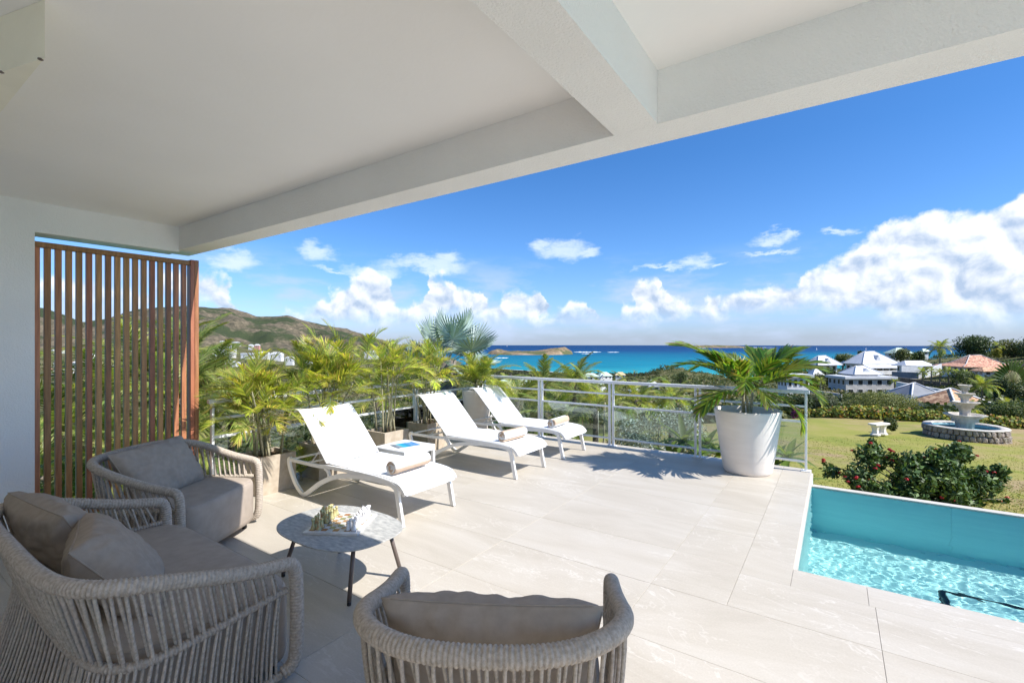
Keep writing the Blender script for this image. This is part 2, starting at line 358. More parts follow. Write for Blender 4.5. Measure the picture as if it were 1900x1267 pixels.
def tile_mat():
    m = bpy.data.materials.new('porcelain_tile'); m.use_nodes = True; t = m.node_tree; t.nodes.clear(); b = NB(t)
    pr = b.node('ShaderNodeBsdfPrincipled'); out = b.node('ShaderNodeOutputMaterial')
    P = b.node('ShaderNodeNewGeometry').outputs['Position']; oi = b.node('ShaderNodeObjectInfo')
    Q = b.v('ADD', P, b.v('MULTIPLY', oi.outputs['Random'], (0.0, 0.0, 57.0)))
    Qs = b.v('MULTIPLY', Q, (0.55, 1.5, 1.0))
    cl = b.noise(Qs, 1.1, 6, 0.6, 1.4)
    base = b.ramp(cl, [(0.30, (0.405, 0.360, 0.292)), (0.52, (0.462, 0.416, 0.346)), (0.72, (0.505, 0.462, 0.396))])
    n1 = b.noise(b.v('ADD', Qs, (3.1, 1.7, 0)), 1.3, 5, 0.62, 2.2); n2 = b.noise(b.v('ADD', Qs, (9.1, 4.7, 2)), 2.6, 4, 0.6, 2.6)
    v1 = b.mr(b.m('ABSOLUTE', b.m('SUBTRACT', n1, 0.5)), 0.0, 0.014, 1.0, 0.0, True)
    v2 = b.mr(b.m('ABSOLUTE', b.m('SUBTRACT', n2, 0.5)), 0.0, 0.008, 0.55, 0.0, True)
    gate = b.mr(b.noise(Qs, 0.9, 2), 0.42, 0.60)
    vein = b.m('MULTIPLY', b.m('MAXIMUM', v1, v2), gate, clamp=True)
    base = b.mix(b.m('MULTIPLY', vein, 0.42), base, (0.70, 0.665, 0.61, 1))
    fine = b.noise(P, 90, 3, 0.6)
    base = b.mix(0.10, base, b.ramp(fine, [(0.3, (0.30, 0.26, 0.21)), (0.7, (0.75, 0.70, 0.63))]))
    b.l.new(base, pr.inputs['Base Color']); b.l.new(b.mr(cl, 0.3, 0.7, 0.50, 0.38), pr.inputs['Roughness'])
    pr.inputs['Specular IOR Level'].default_value = 0.35
    bn = b.node('ShaderNodeBump'); bn.inputs['Strength'].default_value = 0.15; bn.inputs['Distance'].default_value = 0.002
    b.l.new(b.noise(P, 60, 4), bn.inputs['Height']); b.l.new(bn.outputs[0], pr.inputs['Normal'])
    b.l.new(pr.outputs[0], out.inputs[0]); return m
M['tile'] = tile_mat()

# ------------------------------------------------------------------ sea, terrain, hills
SEA = -68.0
def fb(x, y, s, o=4): return noise.fractal(Vector((x*s, y*s, 3.7)), 0.9, 2.0, o)
def water_mat():
    m = bpy.data.materials.new('sea_water'); m.use_nodes = True; t = m.node_tree; t.nodes.clear(); b = NB(t)
    pr = b.node('ShaderNodeBsdfPrincipled'); out = b.node('ShaderNodeOutputMaterial')
    P = b.node('ShaderNodeNewGeometry').outputs['Position']
    Pw = b.v('ADD', P, b.v('MULTIPLY', b.v('SUBTRACT', b.noise(P, 0.0012, 3, out='Color'), (.5,.5,.5)), (1400, 1400, 0)))
    # the shelf: shallow sand close to the beach, deep water beyond the reef line
    dd = b.v('DOT_PRODUCT', Pw, tuple(FW)); rr = b.v('DOT_PRODUCT', P, tuple(RT))
    k = b.m('ADD', dd, b.m('MULTIPLY', rr, -0.10))
    col = b.ramp(b.mr(k, 900, 6500), [(0.0, (0.030, 0.30, 0.33)), (0.10, (0.006, 0.175, 0.245)), (0.30, (0.003, 0.120, 0.205)), (0.42, (0.003, 0.090, 0.180)), (0.60, (0.003, 0.050, 0.145)), (1.0, (0.004, 0.038, 0.12))])
    ch = b.mr(b.noise(b.v('MULTIPLY', P, (0.3, 1, 1)), 0.02, 5, 0.6), 0.35, 0.65, 0.88, 1.1)
    cc = b.node('ShaderNodeVectorMath', operation='SCALE'); b.l.new(col, cc.inputs[0]); b.l.new(ch, cc.inputs['Scale'])
    b.l.new(cc.outputs[0], pr.inputs['Base Color'])
    pr.inputs['Roughness'].default_value = 0.6; pr.inputs['Specular IOR Level'].default_value = 0.12
    bn = b.node('ShaderNodeBump'); bn.inputs['Strength'].default_value = 0.7; bn.inputs['Distance'].default_value = 1.0
    b.l.new(b.noise(P, 0.12, 6, 0.7), bn.inputs['Height']); b.l.new(bn.outputs[0], pr.inputs['Normal'])
    b.l.new(pr.outputs[0], out.inputs[0]); return m
q = MB(); N = 128
q.add([(0, 0, SEA)] + [(17300*cos(2*pi*i/N), 17300*sin(2*pi*i/N), SEA) for i in range(N)], [(0, 1+i, 1+(i+1) % N) for i in range(N)])
struct(q.build('sea', water_mat()))

DL = [4.5, 7, 17, 24, 40, 60, 105, 140, 200, 300, 500, 800, 1100, 1400, 2000]
PROF = {
 -1600:[-3,-3.5,-8,-10,-15,-20,-28,-32,-36,-38,-36,-30,-12,20,60],
 0:[-3,-3.2,-6,-8,-12,-16,-22,-26,-30,-34,-34,-27,-14,6,60],
 400:[-3,-3,-5,-7,-10,-13,-18,-21,-25,-30,-33,-28,-17,-4,30],
 700:[-2.8,-3,-4.5,-6,-8.5,-11,-14,-17,-22,-29,-38,-42,-40,-34,-20],
 850:[-2,-2.2,-4,-5,-7,-9,-11,-14,-19,-27,-39,-54,-63,-66,-69],
 950:[-1.8,-1.9,-3.5,-4.5,-6,-7.2,-9.8,-12.5,-17.5,-25,-38,-55,-65,-72,-80],
 1090:[-1.3,-1.4,-2.4,-3.2,-5.2,-7.2,-9.8,-12.5,-17.5,-25,-38,-55,-69,-80,-90],
 1260:[-1.2,-1.2,-2,-2.6,-5.2,-8,-11,-13,-18,-25.5,-37,-56,-73,-80,-90],
 1500:[-1.2,-1.2,-2,-2.2,-5,-7,-9.6,-9.5,-11,-20,-42,-70,-80,-90,-95],
 1700:[-1.2,-1.2,-2,-2.2,-5,-7.5,-9,-7.5,-5.5,-14,-45,-75,-85,-90,-95],
 1900:[-1.2,-1.2,-2.1,-2.3,-4.5,-6,-5,-2,-0.5,-8,-45,-75,-85,-90,-95],
 2600:[-1.2,-1.2,-2.1,-2.3,-3,-3,-1,2,4,2,-30,-75,-85,-90,-95],
 4200:[-1.2,-1.2,-1.8,-1.6,0,2,4,6,8,4,-30,-75,-85,-90,-95]}
PK = sorted(PROF); PA = np.array([PROF[k] for k in PK], float); LD = np.log(np.array(DL))
def terrain_z(px, d):
    d = max(d, 4.5); pz = [np.interp(math.log(d), LD, PA[i]) for i in range(len(PK))]
    z = float(np.interp(px, PK, pz))
    r = (px - 950)/FPX*d
    # rocky knob on the shore
    c = (1243 - 950)/FPX*720
    z += 13.5*math.exp(-((r-c)/24)**2 - ((d-720)/50)**2) + 9*math.exp(-((r-c-50)/55)**2 - ((d-740)/60)**2)
    x = FW.x*d + RT.x*r; y = FW.y*d + RT.y*r        # dug out under the terrace and the pool
    if -5.6 < x < 12:
        k = min(1, max(0, (7.6-y)/.7))*min(1, max(0, (x+5.6)/.4)); z = z*(1-k) + min(z, -2.9)*k
    return z
def tz_world(x, y):
    d = x*FW.x + y*FW.y; r = x*RT.x + y*RT.y
    d = max(d, 4.5)
    return terrain_z(950 + FPX*r/d, d)
def ground_mat(name, cols, scale, patch=None):
    m = bpy.data.materials.new(name); m.use_nodes = True; t = m.node_tree; t.nodes.clear(); b = NB(t)
    pr = b.node('ShaderNodeBsdfPrincipled'); out = b.node('ShaderNodeOutputMaterial')
    P = b.node('ShaderNodeNewGeometry').outputs['Position']
    n = b.noise(P, scale, 8, 0.62, 0.4)
    col = b.ramp(n, [(0.30 + 0.4*i/(len(cols)-1), c) for i, c in enumerate(cols)])
    if patch:
        g = b.mr(b.noise(P, patch[0], 6, 0.6, 0.8), patch[1], patch[2], 0, 1, True)
        col = b.mix(g, col, b.ramp(b.noise(P, scale*6, 5, 0.7), [(0.35, patch[3]), (0.65, patch[4])]))
    b.l.new(col, pr.inputs['Base Color']); pr.inputs['Roughness'].default_value = 0.95; pr.inputs['Specular IOR Level'].default_value = 0.1
    bn = b.node('ShaderNodeBump'); bn.inputs['Strength'].default_value = 0.8; bn.inputs['Distance'].default_value = 0.6/scale*0.02
    b.l.new(b.noise(P, scale*12, 6, 0.7), bn.inputs['Height']); b.l.new(bn.outputs[0], pr.inputs['Normal'])
    b.l.new(pr.outputs[0], out.inputs[0]); return m
q = MB()
pxs = list(range(-1600, 4201, 25)); ds = [4.5*(2000/4.5)**(i/120) for i in range(121)]
for d in ds:
    for px in pxs:
        p = GD(px, d); z = terrain_z(px, d)
        if d > 30: z += fb(p.x, p.y, 0.02)*min(1.5, d*0.004)
        q.v.append((p.x, p.y, z)); q.c.append((1, 1, 1))
nx = len(pxs)
for j in range(len(ds)-1):
    for i in range(nx-1): q.f.append((j*nx+i, j*nx+i+1, (j+1)*nx+i+1, (j+1)*nx+i)); q.sm.append(True)
struct(q.build('hillside', ground_mat('dry_scrub_ground', [(0.06, 0.07, 0.025), (0.11, 0.11, 0.045), (0.22, 0.18, 0.10)], 0.05)))

# sandy beach: a strip that follows the shoreline
q = MB(); pts = [(842, 678.0), (880, 681), (924, 684.5), (982, 688.3), (1040, 690.8), (1090, 692.8), (1150, 694.2), (1200, 694)]
rows = []
for px, py in pts:
    d = (CAMH - SEA)*FPX/(py - 637); rows.append((GD(px, d+6, SEA+0.35), GD(px, d-55, SEA+2.5), GD(px, d-95, SEA+5.5)))
for j in range(len(rows)-1):
    a, b_ = rows[j], rows[j+1]
    q.add([a[0], b_[0], b_[1], a[1]], [(0, 1, 2, 3)]); q.add([a[1], b_[1], b_[2], a[2]], [(0, 1, 2, 3)])
struct(q.build('beach', mat('sand', (0.62, 0.56, 0.46), (0.52, 0.46, 0.37), 0.05, 4, 0.95, world=True)))
def foam(name, px0, px1, py, th, n=24, seed=0):
    q = MB(); r = random.Random(seed); up = []; lo = []
    for i in range(n+1):
        px = px0 + (px1-px0)*i/n; w = th*(0.3 + 0.7*r.random())*min(1, 4*min(i, n-i)/n + 0.1)
        up.append(GZ(px, py - w/2 + r.uniform(-.15, .15), SEA+0.5)); lo.append(GZ(px, py + w/2, SEA+0.5))
    for i in range(n): q.add([up[i], up[i+1], lo[i+1], lo[i]], [(0, 1, 2, 3)])
    tag(q.build('foam', M['foam']), kind='stuff', label=None)
M['foam'] = mat('surf_foam', (0.80, 0.82, 0.82), None, rough=0.9)
for a in [(1064, 1116, 653.2, 1.6, 24, 1), (1126, 1150, 653.4, 0.9, 12, 2), (1078, 1100, 656.2, 0.9, 12, 3), (918, 944, 664, 1.3, 14, 4), (905, 940, 656.7, 0.8, 12, 6),
          (1286, 1312, 645.4, 0.6, 10, 7), (1385, 1440, 644.8, 0.7, 16, 8), ]: foam('foam', *a)

def island(name, prof, d0, depth, m, n=90, yb=None):
    """prof: (px, ridge pixel y); base at sea level"""
    q = MB(); P = np.array(prof, float); K = 14
    for i in range(n+1):
        px = P[0,0] + (P[-1,0]-P[0,0])*i/n; h = max(0.3, zat(float(np.interp(px, P[:,0], P[:,1])), d0) - SEA) if 0 < i < n else 0.1
        for k in range(K+1):
            t = k/K; dd = d0 + depth*(t-0.5)*min(1, 0.25 + 3*min(i, n-i)/n)
            p = GD(px, dd); s = sin(pi*t)**0.8
            z = SEA - 0.8 + h*s + (fb(p.x, p.y, 6.0/depth*1.5, 5)*0.16*h*s if 0 < k < K else 0)
            q.v.append((p.x, p.y, z)); q.c.append((1, 1, 1))
    for i in range(n):
        for k in range(K): q.f.append((i*(K+1)+k, (i+1)*(K+1)+k, (i+1)*(K+1)+k+1, i*(K+1)+k+1)); q.sm.append(True)
    return q.build(name, m)
isl_m = ground_mat('island_scrub', [(0.09, 0.085, 0.045), (0.22, 0.16, 0.10), (0.36, 0.27, 0.18)], 0.02, (0.008, 0.48, 0.58, (0.07, 0.085, 0.04), (0.13, 0.13, 0.06)))
struct(island('island', [(904,654.5),(912,650),(922,647.6),(930,648.5),(945,651),(965,651),(985,650.8),(1005,649.8),(1020,646.5),(1036,644.4),(1048,644.8),(1056,649),(1063,653.6)], 3000, 420, isl_m))
struct(island('island', [(1278,643.6),(1290,641.6),(1310,640.2),(1330,640.6),(1350,641.2),(1370,642.2),(1385,643.4)], 7600, 900, isl_m))

# mountain ridge on the left
RPX = [-1500,-900,-500,-250,-80,20,80,115,155,195,230,265,300,338,365,392,430,450,470,490,510,528,545,560,580,600,625,645,665,690,712,735,765]
RPY = [500,520,540,555,562,568,574,582,599,592,581,573,568,567,570,572,571.5,578,586,588.5,586,585,588,592.5,598,602,606,611,617,625.5,632,638.5,645]
q = MB(); hx = list(range(-1500, 766, 8)); K = 70
for px in hx:
    D1 = float(np.interp(px, [-1500, 0, 400, 765], [1050, 1150, 1200, 1500])); D2 = float(np.interp(px, [-1500, 150, 160, 400, 765], [1700, 1700, 1900, 2000, 2500]))
    zr = zat(float(np.interp(px, RPX, RPY)), D2)
    for k in range(K+1):
        t = k/K*1.25; d = D1 + (D2-D1)*t; p = GD(px, d); base = terrain_z(px, D1) - 3
        s = t**1.15 if t <= 1 else 1 - (t-1)*1.6
        gully = (abs(noise.fractal(Vector((p.x*0.0042, p.y*0.0042, 1.3)), 1.0, 2.1, 6)))*95 - 25
        z = base + (zr-base)*s - gully*min(1, 4*t)*(max(0, 1-t)**0.6 if t < 1 else 0.0) + fb(p.x, p.y, 0.012, 6)*9.0*min(1, t*3)
        q.v.append((p.x, p.y, z)); q.c.append((1, 1, 1))
for i in range(len(hx)-1):
    for k in range(K): q.f.append((i*(K+1)+k, (i+1)*(K+1)+k, (i+1)*(K+1)+k+1, i*(K+1)+k+1)); q.sm.append(True)
struct(q.build('hills', ground_mat('mountain_scrub', [(0.048, 0.046, 0.032), (0.115, 0.097, 0.066), (0.22, 0.175, 0.118)], 0.06, (0.0055, 0.47, 0.56, (0.028, 0.042, 0.022), (0.06, 0.072, 0.034)))))

# ------------------------------------------------------------------ terrace, pool, house shell
PX0, PY0, PY1, COPE = -0.24, 3.84, 6.40, 0.10         # pool: left edge, near edge, far inner wall, coping width
XL, YR, YB = -5.45, 6.85, 2.02                          # wall plane, front railing line, beam inner face
WZ = -0.065                                             # water level
deck = MB()
def slab(x0, x1, y0, y1): deck.box(x0, x1, y0, y1, -2.6, -0.016)
slab(-5.42, PX0, -3.5, 7.0); slab(PX0, 9.0, -3.5, PY0)
struct(deck.build('terrace_slab', M['grout']))
# tiles: each one its own object on the slab
tiles = bpy.data.objects.new('terrace_paving', None); COL.objects.link(tiles); struct(tiles)
def tile(x0, x1, y0, y1, name='tile'):
    if x1 - x0 < 0.03 or y1 - y0 < 0.03: return
    q = MB(); g = 0.0009; hx_ = (x1-x0)/2 - g; hy_ = (y1-y0)/2 - g; c = 0.0012
    vs = [(-hx_,-hy_,-.012),(hx_,-hy_,-.012),(hx_,hy_,-.012),(-hx_,hy_,-.012),(-hx_,-hy_,-c),(hx_,-hy_,-c),(hx_,hy_,-c),(-hx_,hy_,-c),
          (-hx_+c,-hy_+c,0),(hx_-c,-hy_+c,0),(hx_-c,hy_-c,0),(-hx_+c,hy_-c,0)]
    q.add(vs, [(0,1,5,4),(1,2,6,5),(2,3,7,6),(3,0,4,7),(4,5,9,8),(5,6,10,9),(6,7,11,10),(7,4,8,11),(8,9,10,11)])
    o = q.build(name, M['tile'], tiles, ((x0+x1)/2, (y0+y1)/2, random.uniform(-0.0006, 0.0006)))
xs = [-2.2 + 1.2*k for k in range(-3, 7)]; ys = [2.48 + 0.6*k for k in range(-8, 9)]
for i in range(len(xs)-1):
    for j in range(len(ys)-1):
        x0, x1, y0, y1 = xs[i], xs[i+1], ys[j], ys[j+1]
        x0 = max(x0, -5.42); y1 = min(y1, 6.99)
        if y0 >= 6.99: continue
        if x1 <= PX0 - 0.30 or y1 <= 3.56: tile(x0, x1, y0, y1); continue
        # beside the pool: the left strip is a border of its own
        if x0 < PX0 - 0.30: tile(x0, PX0 - 0.30, y0, y1)
        if y0 < 3.56: tile(max(x0, PX0 - 0.30), x1, y0, 3.56)
for y0, y1 in ((3.56, 4.76), (4.76, 5.96), (5.96, 6.99)): tile(PX0 - 0.30, PX0, y0, y1)
for x0, x1 in ((PX0, 0.17), (0.17, 1.37), (1.37, 2.57), (2.57, 3.77), (3.77, 5.0)): tile(x0, x1, 3.56, PY0)

# pool shell: inner faces of pale blue tile, seen through the water
PD = -1.52
M['pool'] = mat('pool_tile', (0.50, 0.77, 0.73), (0.44, 0.73, 0.70), 1.6, 6, 0.5, world=True, stretch=(1, 1, 2))
M['pool_wall'] = mat('pool_wall_tile', (0.27, 0.65, 0.68), (0.32, 0.71, 0.73), 1.4, 7, 0.5, stretch=(1, 1, 4), contrast=(0.35, 0.7))
PXR = 9.0
q = MB(); q.box(PX0 - 0.2, PXR, PY0 - 0.2, PY1 + COPE, PD - 0.2, PD); struct(q.build('pool_floor', M['pool']))
q = MB(); q.box(PX0 + 0.003, PXR, PY1 + .012, PY1 + COPE, PD + 0.001, -0.10); wl_ = q.build('pool_wall', M['pool_wall']); struct(wl_)
for k in range(8):
    x0 = PX0 + .005 + k*1.2; x1 = min(x0 + 1.1985, PXR)
    for z0, z1 in ((PD + .001, -.1005),): q = MB(); q.bbox(x0, x1, PY1, PY1 + .0115, z0, z1, .001); q.build('tile', M['pool_wall'], wl_)
q = MB(); q.box(PX0 - 0.003, PX0 + 0.02, PY0 + 0.02, PY1 + COPE + 0.3, PD + 0.001, -0.07); struct(q.build('pool_wall', M['pool']))
q = MB(); q.box(PX0 - 0.003, PXR, PY0 - 0.003, PY0 + 0.02, PD + 0.001, -0.07); struct(q.build('pool_wall', M['pool']))
q = MB(); q.box(PX0 + 0.02, PXR, PY1 + 0.004, PY1 + COPE - 0.004, -0.10, -0.056); q.box(PX0 - 0.003, PX0 + 0.02, PY0 + 0.02, PY1 + COPE + 0.35, -0.07, -0.013)
q.box(PX0 + 0.02, PXR, PY0 - 0.003, PY0 + 0.02, -0.07, -0.013); struct(q.build('pool_coping', M['tile_plain'] if 'tile_plain' in M else mat('coping', (0.56, 0.52, 0.46), (0.50, 0.455, 0.39), 6, 5, 0.6)))
# outer side of the pool and terrace retaining walls
q = MB(); q.box(PX0 - 0.003, PXR, PY1 + COPE, PY1 + COPE + 0.12, -2.4, -0.09); struct(q.build('retaining_wall', M['wall_w']))
# rippled water: real waves, so the light refracts through them
q = MB(); n1, n2 = 420, 230; X1 = 3.6
for j in range(n2+1):
    for i in range(n1+1):
        x = PX0 + 0.02 + (X1-PX0)*i/n1; y = PY0 + 0.02 + (PY1-PY0-0.02)*j/n2
        h = noise.noise(Vector((x*19, y*25, 0)))*0.0007 + noise.noise(Vector((x*10, y*13, 9)))*0.0008 + noise.noise(Vector((x*1.3+4, y*1.6, 5)))*0.0015
        q.v.append((x, y, WZ + h)); q.c.append((1, 1, 1))
for j in range(n2):
    for i in range(n1): q.f.append((j*(n1+1)+i, j*(n1+1)+i+1, (j+1)*(n1+1)+i+1, (j+1)*(n1+1)+i)); q.sm.append(True)
q.add([(PX0 + 0.02 + X1 - PX0, PY0+.02, WZ), (PXR, PY0+.02, WZ), (PXR, PY1, WZ), (PX0 + 0.02 + X1 - PX0, PY1, WZ)], [(0, 1, 2, 3)])
m = bpy.data.materials.new('pool_water'); m.use_nodes = True; t = m.node_tree; t.nodes.clear(); b = NB(t)
gl = b.node('ShaderNodeBsdfRefraction'); gl.inputs['Color'].default_value = (0.90, 0.99, 1.0, 1); gl.inputs['Roughness'].default_value = 0.0; gl.inputs['IOR'].default_value = 1.33
gs = b.node('ShaderNodeBsdfGlossy'); gs.inputs['Roughness'].default_value = 0.03; fr = b.node('ShaderNodeFresnel'); fr.inputs[0].default_value = 1.33
mx = b.node('ShaderNodeMixShader'); b.l.new(b.m('MULTIPLY', fr.outputs[0], 0.32), mx.inputs[0]); b.l.new(gl.outputs[0], mx.inputs[1]); b.l.new(gs.outputs[0], mx.inputs[2])
out = b.node('ShaderNodeOutputMaterial'); b.l.new(mx.outputs[0], out.inputs[0])
water = struct(q.build('pool_water', m))
water.cycles.is_caustics_caster = True
for o in bpy.data.objects:
    if o.name.startswith('pool_floor') or o.name.startswith('pool_wall'): o.cycles.is_caustics_receiver = True
sd.cycles.is_caustics_light = True

# ceiling, beams, lintel and wall of the house
ZC, ZS, YO = 2.75, 2.52, 2.22
q = MB(); q.box(-5.75, 1.75, -3.5, 2.02, ZC, ZC + 0.15); struct(q.build('ceiling', M['ceiling']))  # ceiling and beam stop short out of view, so sunlit floor bounces light in
q = MB(); q.box(-5.75, 1.75, YB, YO, ZS, ZC + 0.15); struct(q.build('facade_beam', M['stucco']))
q = MB(); q.box(-0.825, -0.628, -3.5, YB - 0.001, ZS, ZC + 0.001); struct(q.build('cross_beam', M['stucco']))
q = MB(); q.box(-5.70, XL, -3.5, 0.98, -0.02, ZC); q.box(-5.698, XL - 0.001, 0.98, YB, 2.50, ZC - 0.001); struct(q.build('side_wall', M['stucco']))
q = MB(); q.box(XL, XL + 0.012, -3.5, 0.975, 0.0, 0.075); skb = (q.build('skirting_board', mat('skirting', (0.30, 0.27, 0.24), None, rough=0.6))); struct(skb)
q = MB(); q.box(-5.70, 2.15, -3.62, -3.50, -0.02, ZC + .15); struct(q.build('added_back_wall', M['ceiling']))  # unseen wall, added to block blue skylight and keep the warm floor bounce
# boxed-in panel hanging from the ceiling at upper left
A = GD(83, .97*FPX/529, 0); B = GD(0, .97*FPX/502, 0); C_ = GD(0, .97*FPX/427, 0)
q = MB(); a2 = A; b2 = A + (B-A)*2.2; c2_ = A + (C_-A)*3
q.prism([(a2.x, a2.y), (b2.x, b2.y), (c2_.x, c2_.y)][::-1], CAMH + .97, ZC - 0.001)
hb = q.build('soffit_box', mat('cream_panel', (0.88, 0.85, 0.70), (0.82, 0.79, 0.65), 5, 6, 0.6)); struct(hb)
q = MB()
for w in (0.09, 0.97):
    p = A + (B-A)*w; q.lathe([(0.004, -0.006), (0.008, -0.004), (0.008, 0.0)], 8, (p.x, p.y, CAMH + .972))
q.build('screw', M['leg'], hb)

# ------------------------------------------------------------------ timber screen
YS0, YS1 = 0.985, 2.20; XS = XL - 0.06
sc = thing('slatted_screen', 'tall brown hardwood screen of vertical slats filling the opening left of the terrace', 'screen', (XS, (YS0+YS1)/2, 0))
yc = (YS0+YS1)/2
def part(q, name, m, parent=None, label=None, shift=(0, 0, 0)):
    o = q.build(name, m, parent)
    if label: o['label'] = label
    return o
q = MB(); q.bbox(-0.03, 0.03, YS0-yc, YS1-yc, 2.385, 2.43, 0.003); part(q, 'top_rail', M['wood'], sc)
q = MB(); q.bbox(-0.03, 0.03, YS0-yc, YS1-yc, 0.06, 0.115, 0.003); part(q, 'bottom_rail', M['wood'], sc)
# slat pitch widens towards the camera in the picture only; it is even in reality
me = None; n = 17
for k in range(n):
    if me is None:
        q = MB(); q.bbox(-0.020, 0.020, -0.0205, 0.0205, 0.116, 2.384, 0.0025); me = q.mesh('slat')
    o = place(me, 'slat', M['wood'], sc, (0, YS0 - yc + 0.014 + k*0.0675, 0))
q = MB(); q.bbox(-0.05, 0.045, 2.128-yc, 2.165-yc, 0.0, 2.44, 0.003); part(q, 'post', M['wood'], sc)
q = MB(); q.bbox(-0.052, 0.047, 2.167-yc, 2.203-yc, 0.0, 2.44, 0.003); part(q, 'post', M['wood'], sc)

# ------------------------------------------------------------------ railing
def glass_mat():
    m = bpy.data.materials.new('rail_glass'); m.use_nodes = True; t = m.node_tree; t.nodes.clear(); b = NB(t)
    tr = b.node('ShaderNodeBsdfTransparent'); tr.inputs[0].default_value = (0.80, 0.86, 0.84, 1)
    g = b.node('ShaderNodeBsdfGlossy'); g.inputs['Roughness'].default_value = 0.02; g.inputs[0].default_value = (0.9, 0.95, 0.93, 1)
    fr = b.node('ShaderNodeFresnel'); fr.inputs[0].default_value = 1.5
    mx = b.node('ShaderNodeMixShader'); b.l.new(b.m('MULTIPLY_ADD', fr.outputs[0], 1.1, 0.03), mx.inputs[0]); b.l.new(tr.outputs[0], mx.inputs[1]); b.l.new(g.outputs[0], mx.inputs[2])
    o = b.node('ShaderNodeOutputMaterial'); b.l.new(mx.outputs[0], o.inputs[0]); return m
M['glass'] = glass_mat()
def railing(name, label, A, B, posts, glass=True, loc=None, zs=(0.80, 0.61, 0.12)):
    """posts: distances along A->B of each post; double posts inside, single ones at the ends"""
    A = Vector(A); B = Vector(B); L = (B-A).length; ang = atan2((B-A).y, (B-A).x)
    t = thing(name, label, 'railing', A, ang)
    q = MB(); q.bbox(-0.04, L + 0.03, -0.028, 0.028, 0.958, 1.0, 0.004); part(q, 'handrail', M['white_metal'], t)
    xs_ = []
    for i, p in enumerate(posts):
        dbl = 0 < i < len(posts)-1
        for s in ((-0.030, 0.030) if dbl else (0,)):
            q = MB(); q.bbox(p+s-0.0125, p+s+0.0125, -0.022, 0.022, 0.0, 0.958, 0.002); part(q, 'post', M['white_metal'], t)
        q = MB(); w = 0.075 if dbl else 0.05; q.bbox(p-w, p+w, -0.045, 0.045, 0.0005, 0.012, 0.002)
        for s in (-1, 1): q.lathe([(0.007, 0.0), (0.007, 0.006), (0.003, 0.009)], 8, (p + s*(w-0.015), 0.032, 0.012))
        part(q, 'base_plate', M['white_metal'], t)
        xs_.append((p - (0.0425 if dbl else 0.0125), p + (0.0425 if dbl else 0.0125)))
    for i in range(len(posts)-1):
        a, b_ = xs_[i][1], xs_[i+1][0]
        for z in zs:
            q = MB(); q.bbox(a, b_, -0.015, 0.015, z-0.0125, z+0.0125, 0.002); part(q, 'crossbar', M['white_metal'], t)
        if glass:
            q = MB(); q.box(a + 0.006, b_ - 0.006, -0.004, 0.004, zs[2] + 0.0135, zs[1] - 0.0135); part(q, 'glass_pane', M['glass'], t)
    return t
railing('front_railing', 'white metal railing with glass panes along the sea edge of the terrace', (-5.3, YR, 0), (-0.285, YR, 0), [0.0, 1.19, 2.46, 3.73, 5.005])
railing('side_railing', 'white metal railing of horizontal bars behind the row of potted areca palms', (-5.3, 2.26, 0), (-5.3, YR - 0.06, 0), [0.0, 1.43, 2.86, 4.5])

# ------------------------------------------------------------------ lawn
LM = ground_mat('lawn_ground', [(0.175, 0.205, 0.04), (0.25, 0.245, 0.06), (0.32, 0.255, 0.11)], 0.55, (0.22, 0.46, 0.62, (0.26, 0.19, 0.10), (0.36, 0.27, 0.15)))
q = MB(); lx = list(range(900, 3200, 20)); ld = [4.5*(25.5/4.5)**(i/40) for i in range(41)]
for d in ld:
    for px in lx:
        p = GD(px, d); q.v.append((p.x, p.y, terrain_z(px, d) + 0.035 + fb(p.x, p.y, 0.4)*0.02)); q.c.append((1, 1, 1))
for j in range(40):
    for i in range(len(lx)-1): q.f.append((j*len(lx)+i, j*len(lx)+i+1, (j+1)*len(lx)+i+1, (j+1)*len(lx)+i)); q.sm.append(True)
struct(q.build('lawn', LM))
def leaf_np(name, P, Nn, L, Wd, cols, m, fold=0.0):
    """many separate leaves as one mesh: centres P, directions Nn (normals), length L, width Wd"""
    n = len(P); t = rng.normal(size=(n, 3)); t -= (t*Nn).sum(1, keepdims=True)*Nn; t /= np.linalg.norm(t, axis=1, keepdims=True)
    s = np.cross(Nn, t); L = np.broadcast_to(np.asarray(L, float).reshape(-1, 1) if hasattr(L, '__len__') else np.full((n, 1), L), (n, 1)); Wd = L*Wd
    a = P - t*L*0.5; c = P + t*L*0.5 - Nn*L*0.12; b_ = P + s*Wd*0.5 + Nn*L*fold; d = P - s*Wd*0.5 + Nn*L*fold
    V = np.stack([a, b_, c, d], 1).reshape(-1, 3).astype(np.float32)
    me = bpy.data.meshes.new(name); me.vertices.add(4*n); me.vertices.foreach_set('co', V.ravel())
    me.loops.add(4*n); me.loops.foreach_set('vertex_index', np.arange(4*n, dtype=np.int32))
    me.polygons.add(n); me.polygons.foreach_set('loop_start', np.arange(0, 4*n, 4, dtype=np.int32)); me.polygons.foreach_set('loop_total', np.full(n, 4, np.int32))
    cols = np.array(cols, float); c_ = cols[rng.integers(0, len(cols), n)]*rng.uniform(0.75, 1.25, (n, 1))
    C = np.concatenate([np.repeat(c_, 4, 0), np.ones((4*n, 1))], 1).astype(np.float32)
    at = me.attributes.new('Col', 'FLOAT_COLOR', 'POINT'); at.data.foreach_set('color', C.ravel())
    me.update(calc_edges=True); me.validate(); me.materials.append(m); return me
def sph(n): 
    v = rng.normal(size=(n, 3)); return v/np.linalg.norm(v, axis=1, keepdims=True)
